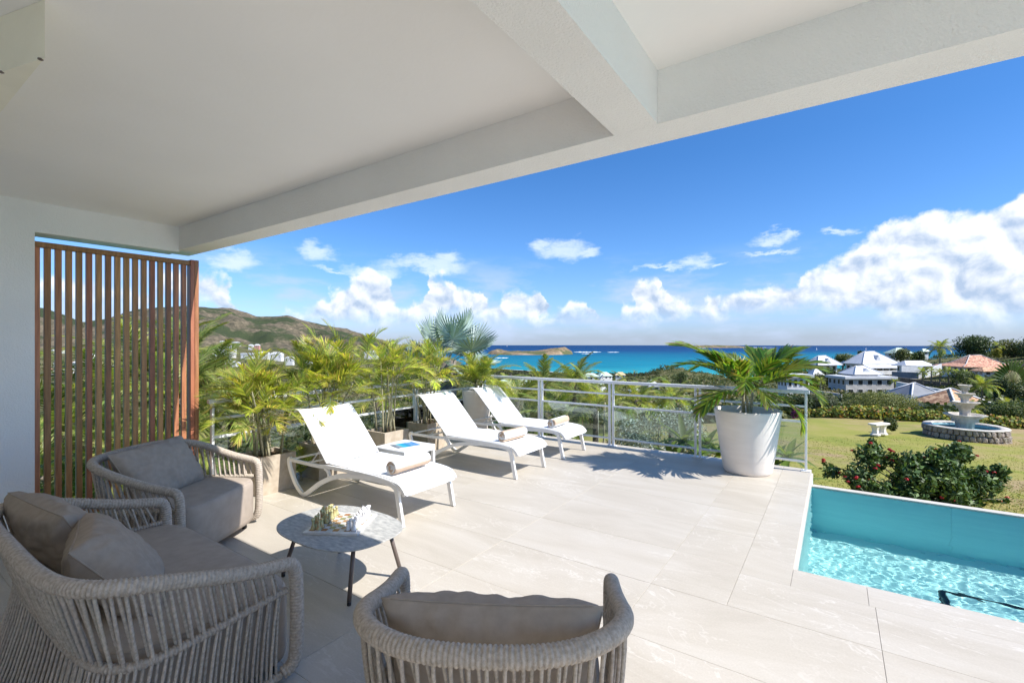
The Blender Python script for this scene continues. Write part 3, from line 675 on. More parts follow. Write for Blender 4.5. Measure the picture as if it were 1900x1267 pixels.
def lobes_pts(lobes, n, shell=0.45, up=0.35, rnd=0.6):
    lb = np.array(lobes, float); w = (lb[:,3]*lb[:,4] + lb[:,4]*lb[:,5] + lb[:,3]*lb[:,5]); w /= w.sum()
    k = rng.choice(len(lb), n, p=w); dv = sph(n); r = shell + (1-shell)*rng.random((n, 1))**0.6
    # fray: whole directions stick out more than others
    P = lb[k, :3] + dv*lb[k, 3:6]*r*rng.uniform(0.86, 1.1, (n, 1))
    Nn = dv*0.8 + rng.normal(size=(n, 3))*rnd + np.array([0, 0, up]); Nn /= np.linalg.norm(Nn, axis=1, keepdims=True)
    return P, Nn
def leafcloud(name, lobes, n, size, asp, cols, m, shell=0.45, up=0.35, rnd=0.6, fold=0.0):
    P, Nn = lobes_pts(lobes, n, shell, up, rnd)
    return leaf_np(name, P, Nn, size*rng.uniform(0.6, 1.3, n), asp, cols, m, fold)
# grass blades over the lawn in view
n = 42000; d = 5.5*(18/5.5)**rng.random(n); px = rng.uniform(1000, 2100, n)
P = np.zeros((n, 3))
for i in range(n):
    p = GD(px[i], d[i]); P[i] = (p.x, p.y, 0)
tzs = np.array([terrain_z(a, b_) for a, b_ in zip(px[::1], d[::1])]); P[:, 2] = tzs + 0.04
keep = ~((P[:, 0] < PX0 + 0.2) & (P[:, 1] < 7.15)) & ~((P[:, 0] > PX0-.5) & (P[:, 1] < PY1 + COPE + 0.2)); P = P[keep]; n = len(P)
Nn = rng.normal(size=(n, 3))*np.array([1, 1, 0.8]) + np.array([0, 0, .8]); Nn /= np.linalg.norm(Nn, axis=1, keepdims=True)
me = leaf_np('grass', P, Nn, rng.uniform(0.035, 0.075, n), 0.25, [(0.24, 0.28, 0.05), (0.31, 0.31, 0.075), (0.38, 0.31, 0.14), (0.19, 0.24, 0.045)], M['fol'])
tag(place(me, 'grass'), 'dry yellowish short grass on the garden lawn', None, None, 'stuff')

# ------------------------------------------------------------------ scrub and woodland on the slope
WC = [(0.08, 0.11, 0.035), (0.13, 0.155, 0.05), (0.19, 0.185, 0.075), (0.065, 0.09, 0.032), (0.26, 0.22, 0.12), (0.16, 0.18, 0.06)]
def free_of(p, keepouts): return all((p.x-k[0])**2 + (p.y-k[1])**2 > k[2]**2 for k in keepouts)
KEEP = []          # filled by the houses (centre, radius)
def woodland(name, label, pr, dr, count, size, leaves, lsize, cols=WC, dpow=1.0):
    C = []
    while len(C) < count:
        d = dr[0]*(dr[1]/dr[0])**(random.random()**dpow); px = random.uniform(*pr); p = GD(px, d)
        if not free_of(p, KEEP): continue
        z = terrain_z(px, d)
        if z < SEA + 5: 
            if random.random() < 0.97: continue
            continue
        C.append((p.x, p.y, z, d))
    C = np.array(C); n = count*leaves; k = np.repeat(np.arange(count), leaves); dv = sph(n); dv[:, 2] = np.abs(dv[:, 2])*0.95 - 0.1
    s = (size[0] + (size[1]-size[0])*rng.random(count)**2)[k][:, None]*np.clip(C[k, 3:4]/250, 0.55, 1.6)
    P = C[k, :3] + dv*s*np.array([1, 1, 0.8])*rng.uniform(0.6, 1.05, (n, 1)); P[:, 2] += (s[:, 0]*0.25)
    Nn = dv + rng.normal(size=(n, 3))*0.5; Nn /= np.linalg.norm(Nn, axis=1, keepdims=True)
    cols = np.array(cols); cc = cols[rng.integers(0, len(cols), count)][k]*rng.uniform(0.8, 1.2, (n, 1))
    me = leaf_np(name, P, Nn, (s[:, 0]*lsize), 0.75, [(1, 1, 1)], M['fol'])
    C4 = np.concatenate([np.repeat(cc, 4, 0), np.ones((4*n, 1))], 1).astype(np.float32)
    me.attributes['Col'].data.foreach_set('color', C4.ravel())
    return tag(place(me, name), label, None, None, 'stuff')

# ------------------------------------------------------------------ houses
def hip(q, w, d, z, h, ov, rf, curve=0.0, base=0.12):
    """hipped roof: rf = ridge length as a fraction of the width"""
    W_, D_ = w/2 + ov, d/2 + ov; r = W_*rf
    if curve:
        k = 0.45; zz = z + h*k*(1-curve); W2, D2 = r + (W_-r)*(1-k), D_*(1-k)
        q.add([(-W_,-D_,z),(W_,-D_,z),(W_,D_,z),(-W_,D_,z),(-W2,-D2,zz),(W2,-D2,zz),(W2,D2,zz),(-W2,D2,zz)], [(0,1,5,4),(1,2,6,5),(2,3,7,6),(3,0,4,7)])
        q.add([(-W2,-D2,zz),(W2,-D2,zz),(W2,D2,zz),(-W2,D2,zz),(-r,0,z+h),(r,0,z+h)], [(0,1,5,4),(1,2,5),(2,3,4,5),(3,0,4)])
    else:
        q.add([(-W_,-D_,z),(W_,-D_,z),(W_,D_,z),(-W_,D_,z),(-r,0,z+h),(r,0,z+h)], [(0,1,5,4),(1,2,5),(2,3,4,5),(3,0,4)])
    q.box(-W_, W_, -D_, D_, z-base, z-0.001)
    return r
def house(label, px0, px1, yr, ye, yb, d, roof='roof_w', wall='wall_w', rf=0.35, dr=0.75, yaw=0.0, ov=0.5, win=0, floors=1, dormer=False, curve=0.0, flat=False, cat='house', name='house', group=None, veranda=False, ridgecap=None, winrow=None, keep=True):
    s = d/FPX; w = (px1-px0)*s/max(0.6, cos(yaw)+abs(sin(yaw))*dr) ; H = (yb-ye)*s; h = (ye-yr)*s; z0 = zat(yb, d); p = GD((px0+px1)/2, d, z0)
    rr_ = abs(((px0+px1)/2-950)/FPX); w /= (1 + .45*dr*rr_); w -= 2*ov; dp = w*dr
    t = thing(name, label, cat, p, YAW + yaw, group)
    if keep: KEEP.append((p.x, p.y, w*0.75))
    q = MB(); q.box(-w/2, w/2, -dp/2, dp/2, -4.0, H - 0.13); part(q, 'wall', M[wall], t)
    q = MB()
    if flat: q.box(-w/2-ov, w/2+ov, -dp/2-ov, dp/2+ov, H-0.129, H + max(h, 0.2))
    else: r = hip(q, w, dp, H, h, ov, rf, curve)
    ro = part(q, 'roof', M[roof], t)
    if ridgecap and not flat:
        q = MB(); W_, D_ = w/2+ov, dp/2+ov; tp = 0.10
        for sx in (-1, 1):
            for sy in (-1, 1):
                if curve:
                    k = .45; zz = H + h*k*(1-curve); W2, D2 = r + (W_-r)*(1-k), D_*(1-k)
                    q.tube([(sx*W_, sy*D_, H+.03), (sx*W2, sy*D2, zz+.03), (sx*r, 0, H+h+.03)], tp, 5)
                else: q.tube([(sx*W_, sy*D_, H+.03), (sx*r, 0, H+h+.03)], tp, 5)
        if r > .1: q.tube([(-r, 0, H+h+.03), (r, 0, H+h+.03)], tp, 5)
        part(q, 'ridge_cap', M[ridgecap], ro)
    if dormer:
        q = MB(); k = 0.55; yy = -(dp/2+ov)*(1-0.25); z1 = H + h*0.22; q.add([(-.9, yy, z1), (.9, yy, z1), (0, yy, z1+h*.5), (0, yy*(1-.62), z1 + h*.5)], [(0,1,2),(1,3,2),(0,2,3)])
        part(q, 'dormer', M['roof_w'], ro)
    fh = H/floors
    for f in range(floors):
        for side, n_, half, face in (('f', win, w/2, -dp/2), ('r', max(0, win-1), dp/2, w/2), ('l', max(0, win-1), dp/2, -w/2)):
            for k in range(n_):
                c = -half + 2*half*(k+0.5)/n_; ww = min(1.1, half/n_*0.95)/1.0; zl = f*fh + fh*0.30; zh = f*fh + fh*0.78
                q = MB(); q2 = MB()
                if side == 'f': q.box(c-ww/2-.08, c+ww/2+.08, face-0.06, face-0.001, zl-.08, zh+.08); q2.box(c-ww/2, c+ww/2, face-0.075, face-0.061, zl, zh)
                elif side == 'r': q.box(face+0.001, face+0.06, c-ww/2-.08, c+ww/2+.08, zl-.08, zh+.08); q2.box(face+0.061, face+0.075, c-ww/2, c+ww/2, zl, zh)
                else: q.box(face-0.06, face-0.001, c-ww/2-.08, c+ww/2+.08, zl-.08, zh+.08); q2.box(face-0.075, face-0.061, c-ww/2, c+ww/2, zl, zh)
                fo = part(q, 'window', M['wall_w'], t); part(q2, 'pane', M['pane'], fo)
    if veranda:
        zz = H*0.62
        for k in range(6):
            x = -w/2 + w*k/5; q = MB(); q.box(x-.12, x+.12, -dp/2-2.6, -dp/2-2.36, -2, zz); part(q, 'column', M['wall_w'], t)
        q = MB(); q.add([(-w/2-.6,-dp/2-3.0,zz),(w/2+.6,-dp/2-3.0,zz),(w/2+.6,-dp/2,zz+1.2),(-w/2-.6,-dp/2,zz+1.2)], [(0,1,2,3)]); q.box(-w/2-.6,w/2+.6,-dp/2-3.0,-dp/2,zz-.15,zz-.002); part(q, 'veranda_roof', M[roof], t)
        q = MB(); q.box(-w/2, w/2, -dp/2-2.7, -dp/2-2.64, -0.3, 0.9); part(q, 'balustrade', M['wall_w'], t)
    return t
# right-hand promontory
house('large white villa with broad pale hipped roof and columned veranda, highest of the white houses', 1566, 1662, 652, 674, 691, 145, rf=0.25, win=4, veranda=True, dormer=True, ov=1.0, dr=.6, ridgecap='roof_w', yaw=.1)
house('white villa with pale pyramid roof and small dormer, leftmost of the three hipped villas', 1494, 1558, 660, 676, 690, 135, rf=0.3, win=3, dormer=True, ov=1.0, dr=.7, ridgecap='roof_w', yaw=.1)
lo = house('two storey beige villa with flat lower roof, standing below the white villas', 1540, 1652, 697, 700, 733, 105, wall='wall_g', flat=True, win=5, floors=2, ov=0.5, dr=.55)
house('small white upper pavilion with pyramid roof, above the two storey beige villa', 1563, 1630, 679, 693, 703, 106, rf=0.28, win=0, dormer=True, ov=0.8, ridgecap='roof_w', keep=False)
q = MB()
for k in range(5):
    x = -3.6 + k*.9; q.box(x-.3, x+.3, -4.4, -4.3, -0.5, 1.3)
house('small white gabled cottage half hidden by palm leaves, left of the two storey beige villa', 1500, 1527, 683, 695, 706, 112, rf=0.05, win=2, ov=.4)
house('low white house with flat pale roof, just behind the end post of the railing', 1441, 1503, 694, 698, 722, 95, flat=True, win=4, ov=.6, roof='roof_w')
house('long low house with pale grey hipped roof beside the white slatted wall', 1662, 1728, 669, 678, 692, 128, rf=.6, win=4, ov=.9, roof='roof_w', wall='wall_w', dr=.5)
house('wide villa under flared terracotta tile roof, among palms on the upper right slope', 1742, 1878, 659, 679, 694, 118, roof='roof_t', rf=.2, win=5, ov=1.4, dr=.7, curve=.45, ridgecap='wall_g', yaw=-.12)
house('villa with terracotta tile roof cut by the right edge of the picture', 1880, 1960, 665, 688, 700, 105, roof='roof_t', rf=.25, win=4, ov=1.1, curve=.35, yaw=.1)
house('low terracotta roofed wing in front of the flared roof villa', 1806, 1872, 681, 688, 697, 108, roof='roof_t', rf=.6, win=3, ov=.6, dr=.4, keep=False)
house('house showing only its dark grey seamed pyramid roof above the green shrubs', 1641, 1752, 711, 738, 752, 62, roof='roof_g', rf=.05, win=0, ov=.7, dr=1.0, ridgecap='roof_w', wall='wall_w')
house('nearest terracotta roofed house, partly hidden behind the top bowls of the fountain', 1695, 1832, 721, 747, 764, 50, roof='roof_t', rf=.04, win=3, ov=.9, dr=1.0, ridgecap='wall_w', wall='wall_w', yaw=.15)
house('pale green roof of a house on the hilltop behind trees', 1644, 1690, 645, 655, 662, 190, roof='roof_n', rf=.2, win=2)
house('distant pale roofed house beside the tall coconut palm on the hill', 1706, 1724, 647, 652, 658, 190, roof='roof_n', rf=.5, win=1)
house('white roof peeping out of trees at the right edge', 1880, 1912, 659, 662, 668, 150, roof='roof_w', rf=.5, win=1)
house('white roofed building low behind the hedge at the right edge', 1877, 1960, 768, 777, 792, 42, roof='roof_w', rf=.4, win=1, ov=.4)
def garden_wall(label, a, b, ya, yb_, ba, bb, m, th=0.3, name='garden_wall', caps=False):
    """wall from pixel column a to b with its top at ya/yb_ and base at ba/bb; (px, depth) pairs"""
    A = GD(a[0], a[1], zat(ya, a[1])); B = GD(b[0], b[1], zat(yb_, b[1])); hA = (ba-ya)*a[1]/FPX; hB = (bb-yb_)*b[1]/FPX
    t = thing(name, label, 'wall', ((A+B)/2).to_tuple()); O = (A+B)/2
    dv = Vector((B.x-A.x, B.y-A.y, 0)).normalized(); nv = Vector((-dv.y, dv.x, 0))*th/2
    vs = []
    for p, h in ((A, hA), (B, hB)):
        for s in (-1, 1): vs += [p + nv*s - O, p + nv*s - Vector((0, 0, h)) - O]
    q = MB(); q.add(vs, [(0,1,5,4),(2,6,7,3),(0,4,6,2),(1,3,7,5),(0,2,3,1),(4,5,7,6)]); part(q, 'wall_panel', m, t)
    q = MB(); vs = []
    for p in (A, B):
        for s in (-1.25, 1.25): vs += [p + nv*s + Vector((0, 0, .10)) - O, p + nv*s + Vector((0, 0, .002)) - O]
    q.add(vs, [(0,1,5,4),(2,6,7,3),(0,4,6,2),(1,3,7,5),(0,2,3,1),(4,5,7,6)]); part(q, 'coping', m, t)
    return t
garden_wall('grey rendered garden wall below the two storey beige villa', (1502, 88), (1562, 84), 723, 732, 745, 748, M['wall_g'])
garden_wall('long white rendered wall behind the grey roof and the terracotta roof', (1664, 88), (1850, 70), 709, 741, 740, 775, M['wall_w'])
garden_wall('dark rubble retaining wall above the long white wall', (1655, 108), (1790, 98), 700, 714, 712, 732, M['wall_s'])
garden_wall('dark screened terrace fence under the white slatted wall', (1655, 112), (1704, 110), 690, 692, 701, 703, M['roof_g'], name='terrace_fence')
garden_wall('white slatted terrace wall right of the large white villa', (1672, 116), (1712, 116), 678, 680, 692, 694, M['wall_w'])
garden_wall('curved white wall by the flared terracotta villa', (1716, 112), (1746, 114), 690, 676, 700, 694, M['wall_w'])
# roofs over the coastal slope beyond the front railing
house('pale green roofed bungalow nearest the middle of the front railing', 1079, 1112, 692, 698, 705, 330, roof='roof_n', rf=.4, win=3)
house('wide pale green roofed house close to the beach, left of the yellow roof', 1106, 1137, 690, 697, 703, 345, roof='roof_n', rf=.35, win=3, yaw=.2)
house('house with a yellow roof near the beach', 1139, 1163, 690, 695.5, 701, 350, roof='roof_y', rf=.4, win=2, yaw=-.2)
house('pale green roof seen through the railing left of the first double post', 921, 949, 704, 710, 716, 240, roof='roof_n', rf=.35, win=2)
house('pale green roofed house just under the handrail left of the palms', 955, 987, 702.5, 707, 713, 250, roof='roof_n', rf=.5, win=2, yaw=.3)
house('low green roof right under the handrail by the solar lamp', 1088, 1120, 708, 712, 717, 230, roof='roof_n', rf=.5, win=2)
house('white gabled house with grey walls behind the handrail, right of the lamp', 1195, 1224, 704, 716, 727, 150, roof='roof_w', wall='wall_g', rf=.1, win=2, ov=.3)
house('small white roofed shed behind the top crossbar, left of the lamp post', 1108, 1131, 718, 724, 730, 110, roof='roof_w', rf=.4, win=1, ov=.3)
house('small white roofed outbuilding between shrubs behind the crossbar', 1166, 1187, 718.5, 724, 729, 115, roof='roof_w', rf=.3, win=1, ov=.3)
house('little pale roof far down the slope, close to the beach palms', 1080, 1090, 694.5, 698, 702, 380, roof='roof_n', rf=.3, win=1)
# village on the left below the mountain
V = [(396,437,643,645,654,1000,'long white two storey building standing above the village, left of the palms',4,2),(397,436,655,657,663,900,'row of white terraced houses right below the long white building',4,1),
     (479,500,652,655,664,900,'white house between palm fronds at the foot of the mountain',2,1),(501,526,653,657,666,880,'larger white house right of its twin in the village',3,1),
     (428,447,634.5,636,639,1250,'thin white roofed building highest above the village',3,1),(408,418,632.5,634,637,1300,'small white building alone on the mountain foot',1,1),
     (461,471,639,641,645,1150,'white cottage with its pink neighbour on the mountain foot',1,1),(472,483,638.5,641,645,1150,'pink house on the mountain foot',1,1),
     (613,631,644,646.5,651,1100,'white house at the right end of the mountain foot',2,1),(631,646,643,645.5,650,1150,'house with pinkish roof next to the white house at the right of the mountain',1,1),
     (529,546,661,664,672,760,'pale blue grey roofed house among village palms',2,1),(416,429,664.5,666,670,760,'small white house lower in the village',1,1),
     (414,445,670,673,680,650,'wide white house lowest in the village, half hidden by palm leaves',3,1),(398,412,666,668.5,673,740,'small white house left in the lower village',1,1),
     (676,702,650,654,662,1000,'bluish white houses behind the second areca palm crown',2,1),(448,474,655,658,664,900,'white flat house in the middle of the village',2,1),(566,580,662,665,670,820,'white cottage right of the tallest areca palm',1,1)]
for i, (a, b_, yr, ye, yb, d, lab, wn, fl) in enumerate(V):
    r_ = 'roof_t' if 'pinkish' in lab else 'roof_w'; wl = 'wall_p' if lab.startswith('pink') else 'wall_w'
    house(lab, a, b_, yr, ye, yb + 1, d, roof=r_, wall=wl, rf=.5, win=wn, floors=fl, ov=.4, dr=.5, group='village houses under the mountain', flat=(i in (0, 1, 15)))
rv = random.Random(5)
for i in range(26):
    px = rv.uniform(72, 345); d = rv.choice([520, 640, 760, 900, 1000]); yb = 637 + (CAMH - terrain_z(px, d) - 1)*FPX/d; w = rv.uniform(9, 17)*FPX/d
    house('white village house on the far slope, seen in the gaps of the slatted screen', px, px + w, yb-6.5*FPX/d, yb-4.6*FPX/d, yb, d, roof=rv.choice(['roof_w', 'roof_w', 'roof_t']), rf=.5, win=2, ov=.4, dr=.6, yaw=rv.uniform(-.4, .4), group='village houses behind the screen')

# ------------------------------------------------------------------ slope vegetation
woodland('scrubland', 'mixed dry scrub and bushes covering the slope down to the beach', (780, 1560), (34, 1150), 5200, (1.1, 3.2), 20, 0.42)
woodland('scrubland', 'bushes and low trees covering the valley on the left', (-350, 800), (30, 1150), 5200, (1.1, 3.4), 20, 0.42)
woodland('scrubland', 'green trees and bushes between the villas on the right', (1480, 2200), (34, 260), 2600, (1.0, 3.0), 34, 0.30, cols=[(0.035, 0.06, 0.018), (0.055, 0.085, 0.022), (0.09, 0.11, 0.03), (0.03, 0.045, 0.016)])
woodland('scrubland', 'bushes covering the rocky knob by the shore', (1170, 1345), (600, 860), 900, (1.4, 3.0), 18, 0.42)
# belt of palms and bushes behind the beach
woodland('beach_scrub', 'belt of bushes and palms just behind the beach', (840, 1240), (700, 1120), 900, (2.5, 5.5), 26, 0.30, cols=[(0.05, 0.065, 0.025), (0.08, 0.09, 0.035)])

# ------------------------------------------------------------------ palm fronds
M['shiny'] = mat('shiny_leaf', (1, 1, 1), (0.7, 0.75, 0.7), 0.6, 4, 0.5, 0, 1, 0.4, vcol=True, vary=0.05, trans=0.2)
def frond(name, L=1.0, nl=26, ll=0.34, w=0.026, droop=0.9, vlift=0.35, cols=((0.2, 0.25, 0.05),), start=0.2, ang=50, seed=0, tipbrown=0.0, rad=0.009, drl=0.5, coverage=1.0, stemcol=(0.30, 0.30, 0.09)):
    r = random.Random(seed); q = MB(); n = 14; pts = []; tans = []; p = Vector((0, 0, 0)); a = 0.0
    for i in range(n+1):
        pts.append(p.copy()); tans.append(Vector((cos(a), 0, sin(a)))); p = p + tans[-1]*(L/n); a -= droop/n*(0.4 + 1.2*i/n)
    q.tube(pts, [rad*(1 - 0.85*i/n) for i in range(n+1)], 5, stemcol)
    def at(t):
        f = min(t*n, n-1e-4); i = int(f); return pts[i].lerp(pts[i+1], f-i), tans[i].lerp(tans[i+1], f-i).normalized()
    for k in range(nl):
        t = start + (1-start)*(k + 0.5)/nl; P, T = at(t); up = Vector((0, 1, 0)).cross(T)*-1
        if up.z < 0 and T.x > 0: up = -up
        sh = (sin(pi*(0.18 + 0.76*((t-start)/(1-start))))**0.7)
        for sgn in (-1, 1):
            if r.random() > coverage: continue
            l = ll*sh*r.uniform(0.85, 1.12); an = radians(ang*(1.15 - 0.75*(t-start)/(1-start)) + r.uniform(-7, 7)); vl = vlift + r.uniform(-.12, .12)
            D = (T*cos(an) + Vector((0, sgn, 0))*sin(an)*cos(vl) + up*sin(an)*sin(vl)).normalized()
            c = r.choice(cols); f = r.uniform(0.8, 1.2); c = tuple(x*f for x in c); brown = r.random() < tipbrown
            side = D.cross(up).normalized() if abs(D.dot(up)) < .95 else T; side = (T*0.8 + side*0.0 + up*0.15).normalized(); side = (side - D*side.dot(D)).normalized()
            pp = P.copy(); ww = w*r.uniform(.8, 1.15); V = []; C = []
            for j in range(4):
                s = j/3; wd = ww*(0.55, 1.0, 0.72, 0.0)[j]; cj = c if not (brown and j > 1) else (0.30, 0.20, 0.09)
                if j == 3: V.append(pp.copy()); C.append(cj)
                else: V += [pp - side*wd/2, pp + side*wd/2]; C += [cj, cj]
                D2 = (D - Vector((0, 0, 1))*drl*s*r.uniform(.7, 1.2)).normalized(); pp = pp + D2*(l/3)
            b0 = len(q.v); q.v += [tuple(v) for v in V]; q.c += C
            q.f += [(b0, b0+1, b0+3, b0+2), (b0+2, b0+3, b0+5, b0+4), (b0+4, b0+5, b0+6)]; q.sm += [True]*3
    me = q.mesh(name); me.materials.append(M['leaf']); return me
YG = [(0.52, 0.58, 0.09), (0.66, 0.63, 0.15), (0.36, 0.45, 0.07), (0.60, 0.48, 0.18), (0.28, 0.37, 0.07)]
DG = [(0.12, 0.24, 0.035), (0.18, 0.31, 0.04), (0.30, 0.40, 0.05), (0.09, 0.18, 0.03)]
MG = [(0.27, 0.34, 0.07), (0.37, 0.42, 0.10), (0.20, 0.28, 0.07), (0.47, 0.45, 0.17)]
ARE = [frond('frond', 1.0, 21, 0.38, 0.021, d_, 0.45, YG, 0.28, 46, i, 0.16, 0.008, 0.35) for i, d_ in enumerate((0.7, 1.1, 1.5, 0.9, 1.3))]
ARD = [frond('frond', 1.0, 36, 0.34, 0.017, d_, 0.25, YG[:3] + MG, 0.2, 50, 10+i, 0.2, 0.008, 0.5) for i, d_ in enumerate((0.8, 1.2, 1.6))]
POT = [frond('frond', 1.0, 21, 0.44, 0.046, d_, 0.25, DG + [(0.20, 0.23, 0.04)], 0.22, 44, 20+i, tb, 0.011, 0.55) for i, (d_, tb) in enumerate(((0.8, 0.05), (1.25, 0.2), (1.7, 0.12), (1.0, 0.35)))]
COC = [frond('frond', 1.0, 30, 0.30, 0.026, d_, 0.1, MG, 0.15, 55, 30+i, 0.12, 0.011, 0.9) for i, d_ in enumerate((1.0, 1.5, 2.0))]
TALL = [frond('frond', 1.0, 44, 0.28, 0.016, d_, 0.15, MG + [(0.22, 0.24, 0.08)], 0.12, 52, 40+i, 0.08, 0.010, 0.75) for i, d_ in enumerate((0.8, 1.3, 1.8))]
def put_frond(me, parent, base, yaw, pitch, L, roll=0.0, name='frond'):
    o = place(me, name, None, parent)
    o.matrix_local = Matrix.Translation(base) @ Matrix.Rotation(yaw, 4, 'Z') @ Matrix.Rotation(-pitch, 4, 'Y') @ Matrix.Rotation(roll, 4, 'X') @ Matrix.Scale(L, 4)
    return o
def clump_palm(name, label, loc, lib, stems, nf, Lr, pr, seed, srad=0.011, group=None, cat='palm', stem_m='stem', spread=1.0):
    """stems: (dx, dy, height, lean x, lean y)"""
    r = random.Random(seed); t = thing(name, label, cat, loc, 0, group)
    for (dx, dy, h, lx, ly) in stems:
        pts = smooth_path([(dx, dy, 0), (dx + lx*0.35, dy + ly*0.35, h*0.5), (dx + lx, dy + ly, h)], 4)
        q = MB(); q.tube(pts, [srad*(1.25 - 0.5*i/(len(pts)-1)) for i in range(len(pts))], 7); q.build('stem', M[stem_m], t)
        y0 = r.uniform(0, 6.28)
        for k in range(nf):
            f = (k + .5)/nf; put_frond(r.choice(lib), t, Vector(pts[-1]) - Vector((0, 0, h*0.28*(1-f)*spread)), y0 + k*2.4 + r.uniform(-.3, .3), pr[0] + (pr[1]-pr[0])*f + r.uniform(-.1, .1), r.uniform(*Lr)*(1 - 0.15*f), r.uniform(-.4, .4))
    return t
def palm_tree(label, loc, h, L, lib, n=16, seed=0, lean=(0, 0), group=None, trad=0.09, name='palm_tree'):
    r = random.Random(seed); t = thing(name, label, 'palm', loc, 0, group)
    pts = smooth_path([(0, 0, -0.3), (lean[0]*.3, lean[1]*.3, h*.5), (lean[0], lean[1], h)], 5)
    q = MB(); q.tube(pts, [trad*(1.3 - .55*i/(len(pts)-1)) for i in range(len(pts))], 9); q.build('trunk', M['bark'], t)
    for k in range(n):
        f = (k+.5)/n; put_frond(lib[min(len(lib)-1, int((1-f)*len(lib)))], t, Vector(pts[-1]) - Vector((0, 0, .1*(1-f))), k*2.4 + r.uniform(-.2, .2), -0.15 + 1.35*f + r.uniform(-.12, .12), L*r.uniform(.85, 1.1)*(1-.2*f), r.uniform(-.3, .3))
    return t
def broad_tree(label, px, yt, yb, wpx, d, cols, n=2600, ls=0.3, seed=0, name='tree', lobes=9, zb=None, group=None, depth=None, flatten=1.0, m='fol', trunk=True):
    s = d/FPX; W_ = wpx*s/2/sqrt(1 + ((px-950)/FPX)**2)*1.05; H = (yb-yt)*s; z0 = zat(yb, d) if zb is None else zb; p = GD(px, d, z0); r = random.Random(seed)
    t = thing(name, label, 'tree' if 'tree' in name else 'shrub', p, 0, group); lb = []
    for i in range(lobes):
        a = r.uniform(0, 6.28); rr = r.uniform(0.15, 0.68)*W_; zz = H*r.uniform(0.35, 0.80); sz = r.uniform(0.26, 0.42)
        lb.append((rr*cos(a), rr*sin(a)*.9, zz, W_*sz*1.25, W_*sz*1.2, min(H-zz, H*sz)*flatten))
    lb.append((0, 0, H*.6, W_*.55, W_*.5, H*.4))
    me = leafcloud('crown', lb, n, ls, 0.6, cols, M[m], 0.35); place(me, 'crown', None, t)
    if trunk:
        q = MB(); q.tube([(0, 0, -1.5), (.05*W_, 0, H*.3), (0, .05*W_, H*.6)], [W_*.07, W_*.055, W_*.03], 7)
        for i in range(4):
            l = lb[i]; q.tube([(0, 0, H*.25), (l[0]*.5, l[1]*.5, H*.42), (l[0], l[1], l[2])], [W_*.04, W_*.03, W_*.012], 5)
        q.build('trunk', M['bark'], t)
    return t
G1 = [(0.045, 0.075, 0.025), (0.065, 0.10, 0.03), (0.09, 0.125, 0.036)]
G2 = [(0.10, 0.14, 0.035), (0.155, 0.185, 0.045), (0.21, 0.21, 0.065)]
broad_tree('large dark green spreading tree on the hilltop above the flared terracotta roof', 1806, 621, 672, 98, 150, G1, 5200, .55, 1, lobes=13)
broad_tree('olive green tree on the hilltop right of the large dark tree', 1878, 628, 676, 74, 140, G2, 3600, .5, 2)
broad_tree('dark rounded tree at the far upper right corner of the hill', 1925, 622, 680, 80, 130, G1, 3200, .5, 3)
broad_tree('rounded green tree between the left villa and the large villa', 1563, 655, 684, 54, 150, G2, 2400, .45, 4)
broad_tree('small dark tree against the sea, left of the large villa roof', 1597, 650, 668, 16, 160, G1, 900, .4, 5)
broad_tree('bushy green tree right of the large villa roof', 1670, 645, 678, 46, 150, G2 + G1, 2400, .45, 6)
broad_tree('green tree behind the long grey roofed house', 1705, 650, 676, 40, 155, G1, 2000, .45, 7)
broad_tree('dark tree left of the two storey beige villa', 1538, 680, 722, 44, 112, G1, 2600, .36, 8)
broad_tree('dense green tree behind the left villa wall', 1516, 690, 735, 40, 100, G1 + G2, 2400, .33, 9)
broad_tree('tree with dark crown behind the nearest terracotta roof', 1858, 700, 760, 60, 62, G1, 3600, .22, 10)
broad_tree('green tree below the travellers palm at the right edge', 1895, 712, 775, 60, 52, G2 + G1, 3600, .2, 11)
broad_tree('low bushy tree in front of the flared roof villa', 1790, 686, 718, 70, 92, G1 + G2, 3200, .28, 12)
broad_tree('green tree on the slope left of the shore knob', 1232, 695, 724, 26, 130, G2, 1500, .3, 13)
broad_tree('dark tree in front of the shore knob, behind the potted palm', 1262, 688, 722, 34, 140, G1, 1700, .32, 14)
broad_tree('yellow flowering tree above the flared terracotta roof', 1848, 646, 668, 22, 125, [(0.30, 0.28, 0.03), (0.38, 0.34, 0.04)], 1000, .35, 15)
broad_tree('olive shrub mound behind the hedge, right of the two storey villa', 1640, 727, 775, 185, 30, [(0.15, 0.175, 0.045), (0.20, 0.215, 0.06), (0.26, 0.25, 0.09), (0.10, 0.13, 0.035)], 16000, .085, 16, name='shrub', lobes=16, depth=2, trunk=False)
broad_tree('grey green shrub at the left end of the hedge', 1530, 733, 772, 70, 30, [(0.10, 0.12, 0.06), (0.14, 0.16, 0.09), (0.08, 0.09, 0.045)], 6000, .08, 17, name='shrub', lobes=9, trunk=False)
broad_tree('leafy shrub right of the fountain behind the hedge', 1880, 745, 792, 110, 29, G2 + G1, 8000, .09, 18, name='shrub', lobes=10, trunk=False)
broad_tree('small spiky green shrub right behind the white bench', 1654, 775, 803, 36, 18.8, G1 + G2, 2600, .07, 19, name='shrub', lobes=6, trunk=False)
